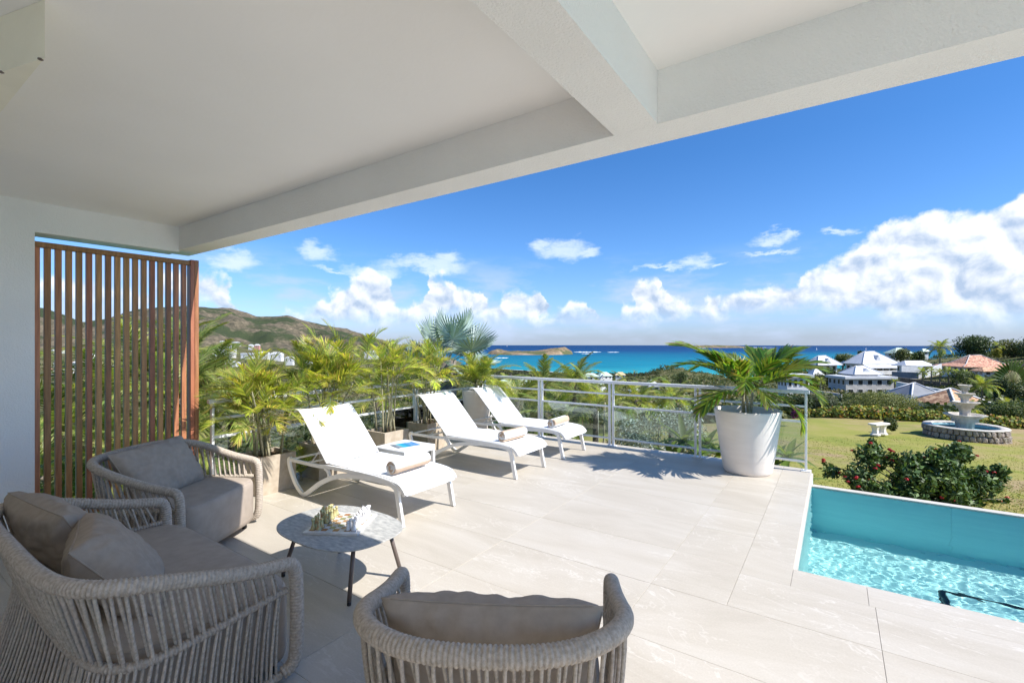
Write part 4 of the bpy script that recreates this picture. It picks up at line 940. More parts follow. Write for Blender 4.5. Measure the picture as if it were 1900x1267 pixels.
# clipped sea grape hedge, large round leaves turning yellow
HED = []
for px, yt, yb, d in [(1500,757,783,25),(1530,757,781,24.5),(1560,756,779,24),(1592,756,778,23.6),(1622,757,779,23.3),(1652,760,781,23),(1682,762,784,22.8),(1712,764,787,22.5),(1742,766,790,22.2),(1775,768,793,22),(1808,772,796,21.7),(1842,776,799,21.4),(1876,779,802,21.1),(1912,782,806,20.8),(1950,786,810,20.5),(2000,790,815,20.3)]:
    p = GD(px, d, zat(yb, d)); HED.append((p.x, p.y, p.z + .30, .60, .55, .42))
tag(place(leafcloud('hedge', HED, 20000, 0.13, 0.85, [(0.15, 0.22, 0.045), (0.23, 0.31, 0.06), (0.36, 0.38, 0.07), (0.50, 0.42, 0.07), (0.12, 0.17, 0.04), (0.36, 0.19, 0.06)], M['fol'], 0.4, 0.2), 'hedge'), 'long hedge of round green and yellow leaves along the far edge of the lawn', 'hedge')
broad_tree('magenta bougainvillea behind the end post of the railing', 1476, 757, 778, 26, 21, [(0.42, 0.05, 0.25), (0.30, 0.04, 0.18), (0.08, 0.11, 0.03)], 1600, .07, 21, name='shrub', lobes=5, trunk=False)
broad_tree('dense dark shrub by the garden wall behind the end of the railing', 1482, 735, 775, 60, 27, G1, 4200, .10, 22, name='shrub', lobes=7, trunk=False)
# palms on the hill
def hill_palm(label, px, yc, yb, rpx, d, n=15, seed=0, lib=COC, group=None, lean=(0, 0)):
    s = d/FPX; z0 = zat(yb, d); return palm_tree(label, GD(px, d, z0), (yb-yc)*s, rpx*s*1.05, lib, n, seed, lean, group, trad=max(.12, .9*s))
hill_palm('tall coconut palm on the hilltop left of the large dark tree', 1744, 645, 674, 25, 140, 20, 1)
hill_palm('coconut palm rising over the right hilltop trees', 1852, 641, 668, 14, 135, 14, 2)
hill_palm('palm with drooping fronds behind the flared terracotta roof', 1712, 690, 712, 15, 98, 16, 3)
for i, (px, yc, r) in enumerate([(1728, 688, 14), (1744, 690, 13), (1760, 688, 14), (1776, 691, 13), (1792, 692, 13)]):
    hill_palm('bushy palm in the row along the terrace of the flared roof villa', px, yc, yc+22, r, 96, 16, 5+i, group='row of palms by the terracotta villa')
hill_palm('large shaggy palm right of the fountain top', 1822, 716, 760, 34, 58, 22, 12)
hill_palm('palm with long fronds at the right behind the fountain', 1800, 756, 790, 24, 33, 16, 13, ARD)
hill_palm('palm low between the fountain and the right edge', 1868, 752, 790, 24, 34, 16, 14, ARD)
hill_palm('palm beside the villa wall, left of the grey roof', 1660, 708, 730, 12, 92, 14, 15)
hill_palm('palm half hidden behind the two storey beige villa', 1522, 706, 735, 14, 96, 14, 16)
for i, (px, yc, r, d) in enumerate([(948, 688, 5, 700), (1004, 690, 5, 700), (1065, 690, 5, 650), (1110, 688, 5, 620), (1178, 690, 6, 560), (1032, 692, 6, 600), (984, 694, 6, 560), (1155, 696, 7, 420)]):
    hill_palm('small palm silhouetted against the turquoise bay by the beach', px, yc, yc+9, r*1.1, d, 10, 30+i, group='beach palms against the bay')
# travellers palm: a flat fan of broad leaves
def blade(q, base, d, side, L, Wd, droop, col, n=7, keel=0.12):
    """one broad leaf"""
    p = Vector(base); D = Vector(d).normalized(); side = Vector(side).normalized(); b0 = len(q.v)
    for j in range(n+1):
        s = j/n; w = Wd*max(0.04, sin(pi*min(1, 0.06 + 0.94*s)**0.75))*0.5 if j < n else 0.002; up = side.cross(D).normalized()
        if up.z < 0: up = -up
        for k in (-1, 0, 1): v = p + side*w*k + up*(abs(k)*w*keel*2); q.v.append(tuple(v)); q.c.append(tuple(c*(0.9 if k else 1.25) for c in col))
        D = (D + Vector((0, 0, -1))*droop/n).normalized(); p = p + D*L/n
    for j in range(n):
        for k in (0, 1): q.f.append((b0+j*3+k, b0+j*3+k+1, b0+j*3+k+4, b0+j*3+k+3)); q.sm.append(True)
p = GD(1878, 80, zat(718, 80)); t = thing('travellers_palm', 'fan shaped travellers palm with pale yellow stalks at the right edge', 'palm', p, YAW)
for k in range(17):
    a = radians(15 + 150*k/16); q = MB(); q.tube([(0, 0, 0), (cos(a)*1.6, 0, .8 + sin(a)*1.9)], [.09, .05], 6, (0.45, 0.42, 0.20)); blade(q, (cos(a)*1.6, 0, .8 + sin(a)*1.9), (cos(a), 0, sin(a)), (sin(a), .35, -cos(a)), 2.3, .75, .4, (0.10, 0.15, 0.03)); q.build('frond', M['leaf'], t)

# ------------------------------------------------------------------ garden beyond the railing
def fan_leaf(name, R=1.0, n=30, spread=285, cols=None, seed=0, cut=0.55, pet=1.15):
    r = random.Random(seed); q = MB(); q.tube([(0, 0, 0), (pet*.5, 0, .01), (pet, 0, 0)], [.022, .016, .014], 6, (0.34, 0.38, 0.30)); C = Vector((pet, 0, 0))
    for k in range(n):
        a0 = radians(-spread/2 + spread*k/n); a1 = radians(-spread/2 + spread*(k+1)/n); am = (a0+a1)/2; l = R*r.uniform(.9, 1.06)*(1 - 0.14*abs(am)/pi); c = r.choice(cols); f = r.uniform(.85, 1.15); c = tuple(x*f for x in c)
        dish = lambda rr: 0.22*rr*rr
        def pt(rr, a, z=0): return C + Vector((cos(a)*rr, sin(a)*rr, dish(rr) + z))
        b0 = len(q.v); fold = 0.035*R
        V = [C, pt(l*cut, a0), pt(l*cut, am, fold), pt(l*cut, a1), pt(l*.8, am - (a1-a0)*.22, -.01), pt(l*.8, am, fold*.6), pt(l*.8, am + (a1-a0)*.22, -.01), pt(l, am, -.06*r.random())]
        q.v += [tuple(v) for v in V]; q.c += [c]*8; q.f += [(b0, b0+1, b0+2), (b0, b0+2, b0+3), (b0+1, b0+4, b0+5, b0+2), (b0+2, b0+5, b0+6, b0+3), (b0+4, b0+7, b0+5), (b0+5, b0+7, b0+6)]; q.sm += [False]*6
    me = q.mesh(name); me.materials.append(M['silver']); return me
BC = [(0.34, 0.42, 0.38), (0.42, 0.50, 0.46), (0.27, 0.35, 0.32), (0.36, 0.45, 0.33)]
BIS = [fan_leaf('frond', 1.0, 32, 290, BC, s) for s in (1, 2, 3)]
FANG = [fan_leaf('frond', 1.0, 30, 270, [(0.08, 0.13, 0.03), (0.12, 0.17, 0.04), (0.10, 0.15, 0.05)], s, cut=.4) for s in (5, 6)]
bd = 12.0; p = GD(832, bd, terrain_z(832, bd)); hz = zat(668, bd) - p.z
t = thing('bismarck_palm', 'silvery blue fan palm with big stiff leaves behind the potted palms', 'palm', p)
q = MB(); q.tube([(0, 0, -.2), (0, 0, hz*.5), (0, 0, hz)], [.26, .22, .2], 10); q.build('trunk', M['bark'], t)
rb = random.Random(3)
for k in range(15):
    f = (k+.5)/15; put_frond(BIS[k % 3], t, (0, 0, hz - .15*(1-f)), k*2.4 + .5, -0.05 + 1.25*f, 0.72*rb.uniform(.85, 1.1)*(1-.1*f), rb.uniform(-.9, .9))
# palms rooted in the slope: (px of crown, crown y, depth, frond length, n, library, label)
for i, (px, yc, d, L, n, lib, lab) in enumerate([
    (1008, 712, 13.5, 1.25, 20, TALL, 'feather palm behind the first double post of the front railing'),
    (1066, 705, 15.0, 1.35, 22, TALL, 'feather palm with upright spear leaves in front of the bay'),
    (1105, 752, 11.0, 1.3, 18, TALL, 'arching feather palm right behind the middle pane of the railing'),
    (960, 745, 12.0, 1.3, 18, TALL, 'feather palm behind the backrest of the furthest lounger'),
    (1020, 768, 11.0, 1.1, 16, COC, 'low palm pressed against the glass behind the furthest lounger'),
    (1180, 742, 13.5, 1.2, 18, COC, 'feather palm behind the railing left of the silver shrub'),
    (1245, 735, 15.0, 1.1, 16, COC, 'palm behind the silver shrub and the potted palm'),
    (905, 735, 13.0, 1.2, 16, COC, 'palm behind the corner of the railing'),
    (700, 735, 11.0, 1.1, 16, ARD, 'garden palm behind the third potted areca'),
    (590, 745, 9.5, 1.0, 16, ARD, 'garden palm in the gap between the first and second potted arecas'),
    (430, 760, 8.0, 1.2, 16, TALL, 'garden palm behind the first potted areca'),
    (395, 700, 9.0, 1.3, 16, TALL, 'green feather palm just right of the slatted screen')]):
    z0 = terrain_z(px, d); palm_tree(lab, GD(px, d, z0), max(.4, zat(yc, d) - z0), L, lib, n, 60+i, trad=.07)
for i, (px, yc, d, L) in enumerate([(120, 800, 7.5, 1.5), (200, 735, 8.0, 1.6), (270, 690, 8.5, 1.7), (330, 740, 7.4, 1.4), (80, 880, 6.5, 1.3), (240, 850, 6.6, 1.3), (170, 930, 6.2, 1.1), (310, 850, 6.6, 1.2), (345, 660, 10, 1.5)]):
    z0 = -3.1; palm_tree('feather palm growing outside, seen between the slats of the timber screen', GD(px, d, z0), max(.3, zat(yc, d) - z0), L, TALL, 20, 80+i, group='palms behind the slatted screen', trad=.07)
# young orange-stalked palm against the rail
p = GD(1118, 9.2, terrain_z(1118, 9.2)); clump_palm('young_palm', 'young palm with orange stalk and yellow green leaves right against the front railing', p, ARE, [(0, 0, 2.1, .05, 0)], 7, (.55, .75), (.5, 1.3), 5, .02, spread=.2)
# silver buttonwood
def cloud_thing(name, label, cat, p, lobes, n, size, asp, cols, m, part_name='foliage', shell=.4, up=.35, stems=0, fold=0, rnd=.6):
    t = thing(name, label, cat, p); place(leafcloud(part_name, lobes, n, size, asp, cols, m, shell, up, rnd, fold), part_name, None, t)
    if stems:
        q = MB()
        for k in range(stems):
            l = lobes[k % len(lobes)]; q.tube([(0, 0, 0), (l[0]*.4, l[1]*.4, l[2]*.5), (l[0], l[1], l[2])], [.02, .015, .006], 5)
        q.build('stem', M['bark'], t)
    return t
sd_ = 10.6; p = GD(1220, sd_, terrain_z(1220, sd_)); rs = random.Random(4); lb = []
for k in range(17): lb.append((rs.uniform(-.95, .8), rs.uniform(-.6, .6), rs.uniform(.45, 1.62), rs.uniform(.32, .5), rs.uniform(.3, .45), rs.uniform(.3, .44)))
lb = [Vector((l[0], l[1], 0)) and ((FW*l[1] + RT*l[0]).x, (FW*l[1] + RT*l[0]).y, l[2], l[3], l[4], l[5]) for l in lb]
cloud_thing('shrub', 'silver leaved shrub behind the glass between the palms and the potted palm', 'shrub', p, lb, 19000, .055, .42, [(0.40, 0.45, 0.38), (0.54, 0.58, 0.52), (0.25, 0.30, 0.24), (0.18, 0.22, 0.15)], M['silver'], stems=8)
# broad leaved rosettes (frangipani like)
def rosette(label, p, h, heads, n, L, Wd, cols, seed, name='garden_plant'):
    r = random.Random(seed); t = thing(name, label, 'plant', p)
    for (dx, dy, hh) in heads:
        q = MB(); q.tube([(0, 0, -.1), (dx*.6, dy*.6, h*hh*.5), (dx, dy, h*hh)], [.04, .03, .022], 6, (0.25, 0.24, 0.18)); q.build('stem', M['stem'], t)
        for k in range(n):
            a = k*2.4 + r.uniform(-.2, .2); f = (k+.5)/n; pit = -0.2 + 1.35*f; d = Vector((cos(a)*cos(pit), sin(a)*cos(pit), sin(pit))); c = r.choice(cols); q = MB()
            blade(q, (dx, dy, h*hh), d, (-sin(a), cos(a), 0), L*r.uniform(.75, 1.1), Wd, .8, c); q.build('leaf', M['leaf'], t)
RC = [(0.16, 0.23, 0.055), (0.22, 0.29, 0.07), (0.12, 0.18, 0.045)]
rosette('broad leaved green plant behind the glass left of the white pot', GD(1268, 8.9, terrain_z(1268, 8.9)), 1.15, [(0, 0, 1), (.25, .1, .75), (-.2, -.1, .7)], 15, .62, .13, RC, 1)
rosette('broad leaved green plant between the double post and the white pot', GD(1312, 9.6, terrain_z(1312, 9.6)), 1.0, [(0, 0, 1), (.2, .1, .8)], 13, .55, .12, RC, 2)
rosette('broad leaved green plant behind the glass right of the white pot', GD(1462, 8.0, terrain_z(1462, 8.0)), .95, [(0, 0, 1), (-.22, .1, .8), (.1, -.2, .6)], 14, .55, .12, RC, 3)
rosette('low leafy plant at the foot of the railing right of the white pot', GD(1440, 7.6, terrain_z(1440, 7.6)), .45, [(0, 0, 1), (.25, 0, .8)], 13, .5, .11, RC, 4)
# filler planting against the terrace, left of the lawn
lb = []
for k in range(46):
    px = random.uniform(880, 1190); d = random.uniform(8.8, 14); p = GD(px, d, terrain_z(px, d)); lb.append((p.x, p.y, p.z + .3, .5, .5, .55))
tag(place(leafcloud('ground_cover', lb, 26000, .10, .4, G2 + MG + [(0.28, 0.15, 0.05)], M['fol'], .3), 'ground_cover'), 'mixed low foliage filling the bed below the front railing', None, None, 'stuff')
lb = []
for k in range(90):
    X = random.uniform(-10, -5.9); Y = random.uniform(-0.5, 9.5); d = X*FW.x + Y*FW.y
    lb.append((X, Y, tz_world(X, Y) + .5 + random.random()*.7, .75, .75, .7))
tag(place(leafcloud('ground_cover', lb, 42000, .12, .30, G2 + MG + YG[:2], M['fol'], .3), 'ground_cover'), 'mixed foliage on the bank left of the terrace', None, None, 'stuff')
# garden spotlight and solar lamp
p = GD(1157, 8.15, 0); p.z = terrain_z(1157, 8.15); t = thing('garden_light', 'small black garden spotlight on the ground behind the glass, left of the silver shrub', 'lamp', p)
q = MB(); q.tube([(0, 0, 0), (0, 0, .35)], .012, 8); q.build('stake', M['cable'], t); q = MB(); q.lathe([(.03, .34), (.05, .36), (.055, .48), (.05, .50), (.045, .49)], 14); q.build('lamp_head', M['cable'], t)
p = GD(1109, 16, 0); p.z = terrain_z(1109, 16); hL = zat(706, 16) - p.z; t = thing('solar_lamp', 'slim solar lamp post with tilted panel rising above the handrail', 'lamp', p, YAW)
q = MB(); q.tube([(0, 0, 0), (0, 0, hL)], .03, 8); q.build('pole', M['conc'], t)
q = MB(); Mx = Matrix.Translation((.06, 0, hL + .03)) @ Matrix.Rotation(-.9, 4, 'Y'); q.bbox(-.20, .20, -.12, .12, -.015, .015, .004, M=Mx); q.build('lamp_head', M['white_metal'], t)
q = MB(); q.box(-.17, .17, -.1, .1, .016, .021, M=Mx); q.build('solar_panel', mat('solar_cell', (0.01, 0.015, 0.05), None, rough=.15), t)

# red flowering shrub beyond the pool
fd = 9.0; p = GD(1690, fd, -1.35); rs = random.Random(11); lb = []; tips = []
for px, y, r0 in [(1590,880,26),(1625,850,30),(1660,872,34),(1700,838,26),(1745,832,22),(1715,870,36),(1760,872,30),(1790,890,32),(1815,885,24),(1680,900,36),(1640,912,34),(1735,912,38),(1600,905,30),(1575,895,18),(1780,920,34),(1810,925,24),(1842,905,14),(1745,855,22),(1665,845,18),(1700,935,40),(1830,930,16),(1568,885,16),(1578,895,18),(1770,900,34),(1750,935,30),(1795,940,26),(1720,890,34),(1650,940,26),(1610,925,24),(1690,865,30)]:
    s = fd/FPX; l = (px-1690)*s; f = rs.uniform(-.55, .55); w = FW*f + RT*l; lb.append((w.x, w.y, zat(y, fd) - p.z, r0*s, r0*s*1.1, r0*s*.9)); r1 = rs.uniform(.35, .6)*r0*s; lb.append((w.x + rs.uniform(-1, 1)*r0*s, w.y + rs.uniform(-.5, .5)*r0*s, zat(y, fd) - p.z + r0*s*rs.uniform(.3, .95), r1*.7, r1*.7, r1))
t = cloud_thing('shrub', 'dark green shrub covered in small red flower heads, just beyond the pool edge', 'shrub', p, lb, 17500, .11, .42, [(0.07, 0.14, 0.035), (0.11, 0.19, 0.05), (0.18, 0.26, 0.075), (0.05, 0.09, 0.027)], M['shiny'], stems=44, shell=.2, fold=.03, rnd=.9)
for k in range(95):
    l = rs.choice(lb); a = rs.uniform(0, 6.28); z = rs.uniform(-.2, 1); c = sqrt(1-z*z); o = Vector((l[0] + l[3]*c*cos(a)*1.05, l[1] + l[4]*c*sin(a)*1.05, l[2] + l[5]*z*1.08))
    q = MB()
    for j in range(26):
        v = sph(1)[0]; v = Vector(v); v.z = abs(v.z)*.8; e = o + v*.034; s1 = v.orthogonal().normalized()*.012; s2 = v.cross(s1).normalized()*.012; q.add([e-s1, e-s2, e+s1, e+s2], [(0, 1, 2, 3)])
    q.build('flower_head', M['flower'], t)

# ------------------------------------------------------------------ loungers
def make_lounger():
    t = thing('sun_lounger', 'x', 'sun lounger', (0, 0, 0), 0, 'white sling loungers in a row on the terrace')
    FP = [(.835,0),(.80,.16),(.768,.30),(.735,.335),(.67,.352),(.5,.356),(.2,.340),(-.08,.290),(-.33,.190),(-.52,.075),(-.61,.024),(-.68,.030),(-.79,.115),(-.875,.235),(-.905,.31),(-.90,.345),(-.87,.352)]
    for s in (-1, 1):
        y = s*.325; q = MB(); q.rectube(smooth_path([(x, y, z) for x, z in FP], 5), .026, .044); q.build('side_frame', M['white_metal'], t)
        q = MB(); q.rectube(smooth_path([(-.88, y, .345), (-.6, y, .345), (-.35, y, .350), (-.23, y, .362), (.1, y, .372), (.5, y, .372), (.76, y, .352), (.83, y, .318), (.865, y, .275)], 5), .020, .034); q.build('side_rail', M['white_metal'], t)
        q = MB(); q.rectube(smooth_path([(-.27, y, .345), (-.225, y, .325), (-.205, y, .29), (-.20, y, .25)], 4), .024, .030); q.build('bracket', M['white_metal'], t)
        q = MB(); q.lathe([(.022, -.004), (.022, .002), (.012, .005)], 10, (-.245, y - s*.02, .388)); q.build('hinge_cap', M['leg'], t)
        q = MB(); q.tube([(-.40, s*.27, .53), (-.58, s*.27, .35)], .007, 6); q.build('back_strut', M['white_metal'], t)
        q = MB(); q.bbox(.815, .855, y-.014, y+.014, 0, .006, .002); q.build('foot_pad', M['dark'], t)
    for x, z in ((.755, .325), (-.60, .345), (-.87, .35), (-.24, .35)):
        q = MB(); q.tube([(x, -.32, z), (x, .32, z)], .012, 8); q.build('cross_tube', M['white_metal'], t)
    q = MB(); q.tube([(-.58, -.27, .352), (-.58, .27, .352)], .007, 6); q.build('cross_tube', M['white_metal'], t)
    # sling: a thin curved sheet with real thickness, sagging a little between the rails
    def sheet(prof, name, lo=-.312, hi=.312, th=.004, sag=.012):
        P = smooth_path([(x, 0, z) for x, z in prof], 6); n = len(P); K = 8; q = MB()
        for i, p in enumerate(P):
            a = P[max(0, i-1)]; c = P[min(n-1, i+1)]; tt = (c-a).normalized(); nn = Vector((-tt.z, 0, tt.x))
            if nn.z < 0: nn = -nn
            for k in range(K+1):
                y = lo + (hi-lo)*k/K; sg = sag*(1 - (2*k/K-1)**2)
                for o in (0, -th): v = p + nn*(o - sg); q.v.append((v.x, y, v.z)); q.c.append((1, 1, 1))
        R = (K+1)*2
        for i in range(n-1):
            for k in range(K):
                a = i*R + k*2; b_ = a + R; q.f.append((a, a+2, b_+2, b_)); q.f.append((a+1, b_+1, b_+3, a+3)); q.sm += [True]*2
            a = i*R; b_ = a+R; q.f.append((a, b_, b_+1, a+1)); a += K*2; b_ += K*2; q.f.append((a, a+1, b_+1, b_)); q.sm += [False]*2
        for i in (0, n-1):
            for k in range(K): a = i*R + k*2; q.f.append((a, a+1, a+3, a+2)); q.sm.append(False)
        return q.build(name, M['sling'], t)
    sheet([(-.24,.392),(0,.394),(.3,.394),(.55,.392),(.72,.378),(.80,.350),(.85,.310),(.875,.270)], 'seat_sling')
    sheet([(-.245,.390),(-.33,.475),(-.48,.632),(-.64,.795),(-.70,.850),(-.755,.882),(-.80,.880),(-.825,.862)], 'back_sling')
    for s in (-1, 1):
        q = MB(); q.tube(smooth_path([(-.245, s*.315, .385), (-.48, s*.315, .627), (-.64, s*.315, .79), (-.70, s*.315, .845), (-.755, s*.315, .876), (-.80, s*.315, .874), (-.825, s*.315, .858)], 4), .010, 6); q.build('back_rail', M['white_metal'], t)
    q = MB(); q.tube([(-.825, -.31, .86), (-.825, .31, .86)], .009, 6); q.build('cross_tube', M['white_metal'], t)
    return t
L0 = make_lounger()
LX = -3.90
for i, (y, rz, lab) in enumerate([(3.13, .0, 'white sling sun lounger nearest the coffee table, rolled towel near its foot'),
                                   (4.87, .0, 'white sling sun lounger in the middle of the three, right behind the small side table'),
                                   (6.03, .0, 'white sling sun lounger furthest away, next to the front railing')]):
    o = L0 if i == 0 else copy_tree(L0); o.location = (LX, y, 0); o.rotation_euler.z = rz; o['label'] = lab

def towel(label, x, y, rz, seed):
    q = MB(); turns = 4.2; n = 90; th = .0135; r0 = .010; L = .46; r = random.Random(seed); K = 10; pts = []
    arc = 0; C = []
    for i in range(n+1):
        a = 2*pi*turns*i/n + seed; rr = r0 + th*1.02*turns*i/n; arc += rr*2*pi*turns/n; pts.append((a, rr)); C.append((0.60, 0.45, 0.33) if (arc // .095) % 2 == (seed % 2) else (0.80, 0.79, 0.77))
    for i, (a, rr) in enumerate(pts):
        for k in range(K+1):
            u = -L/2 + L*k/K; w = .0012*noise.noise(Vector((a*2, u*18, seed*7)))*3; e = (rr + w)
            ext = .006*(noise.noise(Vector((a*.8, 3, seed))))*(2*k/K-1)
            for dr in (0, -th*.82): q.v.append(((e+dr)*cos(a), u + ext*(1 if k in (0, K) else 0), (e+dr)*sin(a))); q.c.append(C[i])
    R = (K+1)*2
    for i in range(n):
        for k in range(K):
            a = i*R + k*2; b_ = a + R; q.f.append((a, a+2, b_+2, b_)); q.f.append((a+1, b_+1, b_+3, a+3)); q.sm += [True]*2
        a = i*R; b_ = a + R; q.f.append((a, b_, b_+1, a+1)); a += 2*K; b_ += 2*K; q.f.append((a, a+1, b_+1, b_)); q.sm += [False]*2
    q.f.append((n*R, n*R+1, n*R+2*K+1, n*R+2*K)); q.sm.append(False)
    o = q.build('rolled_towel', M['terry_beige']); o.location = (x, y, .392 + .064); o.rotation_euler = (0, 0, rz); tag(o, label, 'towel', 'rolled towels on the loungers')
towel('rolled beige and white striped towel on the nearest lounger', -3.30, 3.11, .03, 3)
towel('rolled beige and white striped towel on the middle lounger', -3.31, 4.85, -.05, 4)
towel('rolled beige and white striped towel on the furthest lounger', -3.30, 6.0, .04, 6)

# side table
t = thing('side_table', 'small square white metal side table between the nearest and the middle lounger', 'side table', (-4.11, 3.80, 0), .03)
q = MB(); q.bbox(-.245, .245, -.245, .245, .375, .40, .004); q.build('tabletop', M['white_metal'], t)
for sx in (-1, 1):
    for sy in (-1, 1):
        q = MB(); q.bbox(sx*.2275-.0175, sx*.2275+.0175, sy*.2275-.0175, sy*.2275+.0175, 0, .3745, .002); q.build('leg', M['white_metal'], t)
for s in (-1, 1):
    q = MB(); q.bbox(-.2095, .2095, s*.2275-.012, s*.2275+.012, .335, .374, .002); q.build('apron', M['white_metal'], t)
    q = MB(); q.bbox(s*.2275-.012, s*.2275+.012, -.2095, .2095, .335, .374, .002); q.build('apron', M['white_metal'], t)
mg = bpy.data.materials.new('magazine_cover'); mg.use_nodes = True; b = NB(mg.node_tree); pr = mg.node_tree.nodes['Principled BSDF']
tc = b.node('ShaderNodeTexCoord'); sp = b.node('ShaderNodeSeparateXYZ'); b.l.new(tc.outputs['Object'], sp.inputs[0])
yy = b.m('ADD', sp.outputs[1], b.m('MULTIPLY', b.m('SUBTRACT', b.noise(tc.outputs['Object'], 18, 4), .5), .08))
b.l.new(b.ramp(b.mr(yy, -.14, .14), [(0.0, (.10, .12, .16)), (.18, (.30, .34, .36)), (.26, (.02, .42, .50)), (.5, (.01, .28, .50)), (.62, (.015, .20, .42)), (.70, (.16, .34, .60)), (1, (.05, .22, .55))]), pr.inputs['Base Color']); pr.inputs['Roughness'].default_value = .25
t = thing('magazine', 'glossy magazine with a turquoise sea cover lying on the white side table', 'magazine', (-4.10, 3.80, .4005), -.25)
q = MB(); q.bbox(-.105, .105, -.14, .14, .0, .005, .001); q.build('pages', M['white_metal'], t); q = MB(); q.bbox(-.107, .108, -.142, .142, .0052, .0062, .0003); q.build('cover', mg, t)

# ------------------------------------------------------------------ rope seats
def resample(P, n=None, step=None):
    P = [Vector(p) for p in P]; L = [0]
    for i in range(1, len(P)): L.append(L[-1] + (P[i]-P[i-1]).length)
    if n is None: n = int(L[-1]/step)
    out = []; j = 0
    for i in range(n+1):
        s = L[-1]*i/n
        while j < len(L)-2 and L[j+1] < s: j += 1
        out.append(P[j].lerp(P[j+1], min(1, (s-L[j])/max(1e-9, L[j+1]-L[j]))))
    return out
def upath(W, B, n, zf, y0=.34, taper=.04):
    P = []
    def X(y): return W*(1 - taper*max(0, y)/.4)
    for k in range(13): y = y0*(1-k/13); P.append((X(y), y))
    for k in range(61):
        th = pi*k/60; c = cos(th); s_ = sin(th); P.append((math.copysign(abs(c)**(2/n), c)*W, -B*abs(s_)**(2/n)))
    for k in range(1, 14): y = y0*k/13; P.append((-X(y), y))
    return [Vector((x, y, zf(y))) for x, y in P]
def wrapped(q, P, R, pitch=.0150, amp=.0052, n=14):
    """a tube wound with rope: one raised ring per turn"""
    P = resample(P, step=pitch/4); rad = [R + amp*(0, .75, 1, .75)[i % 4] - amp*.4 for i in range(len(P))]
    q.tube(P, rad, n)
def rope_seat(name, label, W, nexp, loc, rz, upper, lower, seed, taper=.04):
    r = random.Random(seed); t = thing(name, label, 'sofa' if W > .6 else 'armchair', (loc[0], loc[1], 0), rz)
    sm = lambda a: a*a*(3-2*a)
    zt = lambda y: .555 + .165*sm(min(1, max(0, (.40-y)/.80)))
    top = upath(W, .42, nexp, zt, .34, taper); mid = upath(W-.018, .325, nexp, lambda y: .415 - .03*min(1, max(0, (.3-y)/.6)), .375, taper+.01); base = upath(W-.006, .415, nexp, lambda y: .042, .34, taper+.01)
    xs_ = W*(1-taper*.95)
    def leg(s): return [(s*xs_*.99, .345, .045), (s*xs_, .385, .065), (s*xs_, .405, .115), (s*xs_, .412, .25), (s*xs_, .41, .42), (s*xs_, .405, .49), (s*xs_, .388, .535), (s*xs_*1.0, .345, .556)]
    full = smooth_path(leg(1), 6)[:-2] + top[2:-2] + smooth_path(leg(-1), 6)[::-1][2:]
    q = MB(); wrapped(q, full, .0285); q.build('arm_and_back_rail', M['rope'], t)
    q = MB(); wrapped(q, mid, .0160, .0150, .006, 9); q.build('seat_rail', M['rope'], t)
    q = MB(); wrapped(q, base, .0165, .0150, .006, 9); q.build('base_rail', M['rope'], t)
    T = resample(top, n=600); Md = resample(mid, n=600); Bs = resample(base, n=600)
    g = lambda P, s: P[int(min(599, max(0, s*600)))]
    def rope(a, b_, bow=.0, rr=.0066):
        m_ = (a+b_)/2; out = Vector((m_.x, m_.y, 0)).normalized()*bow; q = MB(); q.tube([a, a.lerp(b_, .3)+out, a.lerp(b_, .7)+out, b_], rr, 7, caps=False); q.build('rope', M['rope'], t)
    for k in range(upper):
        s = .012 + .976*(k+.5)/upper; d_ = .42/upper
        a = g(T, s); c = .010*(1 if k % 2 else -1)
        for j, sg in enumerate((-1, 1)):
            bb = g(Md, s + sg*d_); o = Vector((bb.x, bb.y, 0)).normalized()*(.006*sg)
            a2 = g(T, s + sg*d_*.55); rope(a2 + Vector((a2.x, a2.y, 0)).normalized()*(.004*sg) - Vector((0, 0, .022)), bb + o*1.5 + Vector((0, 0, .006)), .004*sg)
    for k in range(lower):
        s = .008 + .984*(k+.5)/lower; a = g(Md, s); s2 = s + r.uniform(-.12, .12)/lower + (.22/lower if k % 2 else -.22/lower); b_ = g(Bs, s2)
        o = Vector((a.x, a.y, 0)).normalized()*(.010 if k % 2 else -.004); rope(a + o - Vector((0, 0, .004)), b_ + o*.8, -.006)
    # upholstered seat block
    hw, y0, y1 = W - .065, -.30, .455; cy = (y0+y1)/2; hd = (y1-y0)/2; q = MB(); lev = [(.93, .060), (.985, .075), (1.0, .11), (1.0, .30), (1.0, .365), (.992, .392), (.975, .408), (.955, .4155), (.90, .4185), (.6, .424), (.25, .426)]
    n = 72; ex = 7 if W > .6 else 6
    for sc_, z in lev:
        for k in range(n):
            a = 2*pi*k/n; c, s_ = cos(a), sin(a); e = ex
            x = math.copysign(abs(c)**(2/e), c)*hw; y = math.copysign(abs(s_)**(2/e), s_)*hd
            ins = (1-sc_)*min(hw, hd) if sc_ > .9 else None
            if ins is not None: x *= (hw-ins)/hw; y *= (hd-ins)/hd
            else: x *= sc_; y *= sc_
            # the back corners are rounder than the front ones
            if y < 0: x *= 1 - (.05 if W > .6 else .16)*(y/hd)**2
            q.v.append((x, cy + y, z)); q.c.append((1, 1, 1))
    for i in range(len(lev)-1):
        for k in range(n): q.f.append((i*n+k, i*n+(k+1) % n, (i+1)*n+(k+1) % n, (i+1)*n+k)); q.sm.append(True)
    q.f.append(tuple(range((len(lev)-1)*n, len(lev)*n))); q.sm.append(True); q.f.append(tuple(range(n))[::-1]); q.sm.append(False)
    sb = q.build('seat_block', M['seat'], t)
    q = MB(); P = []
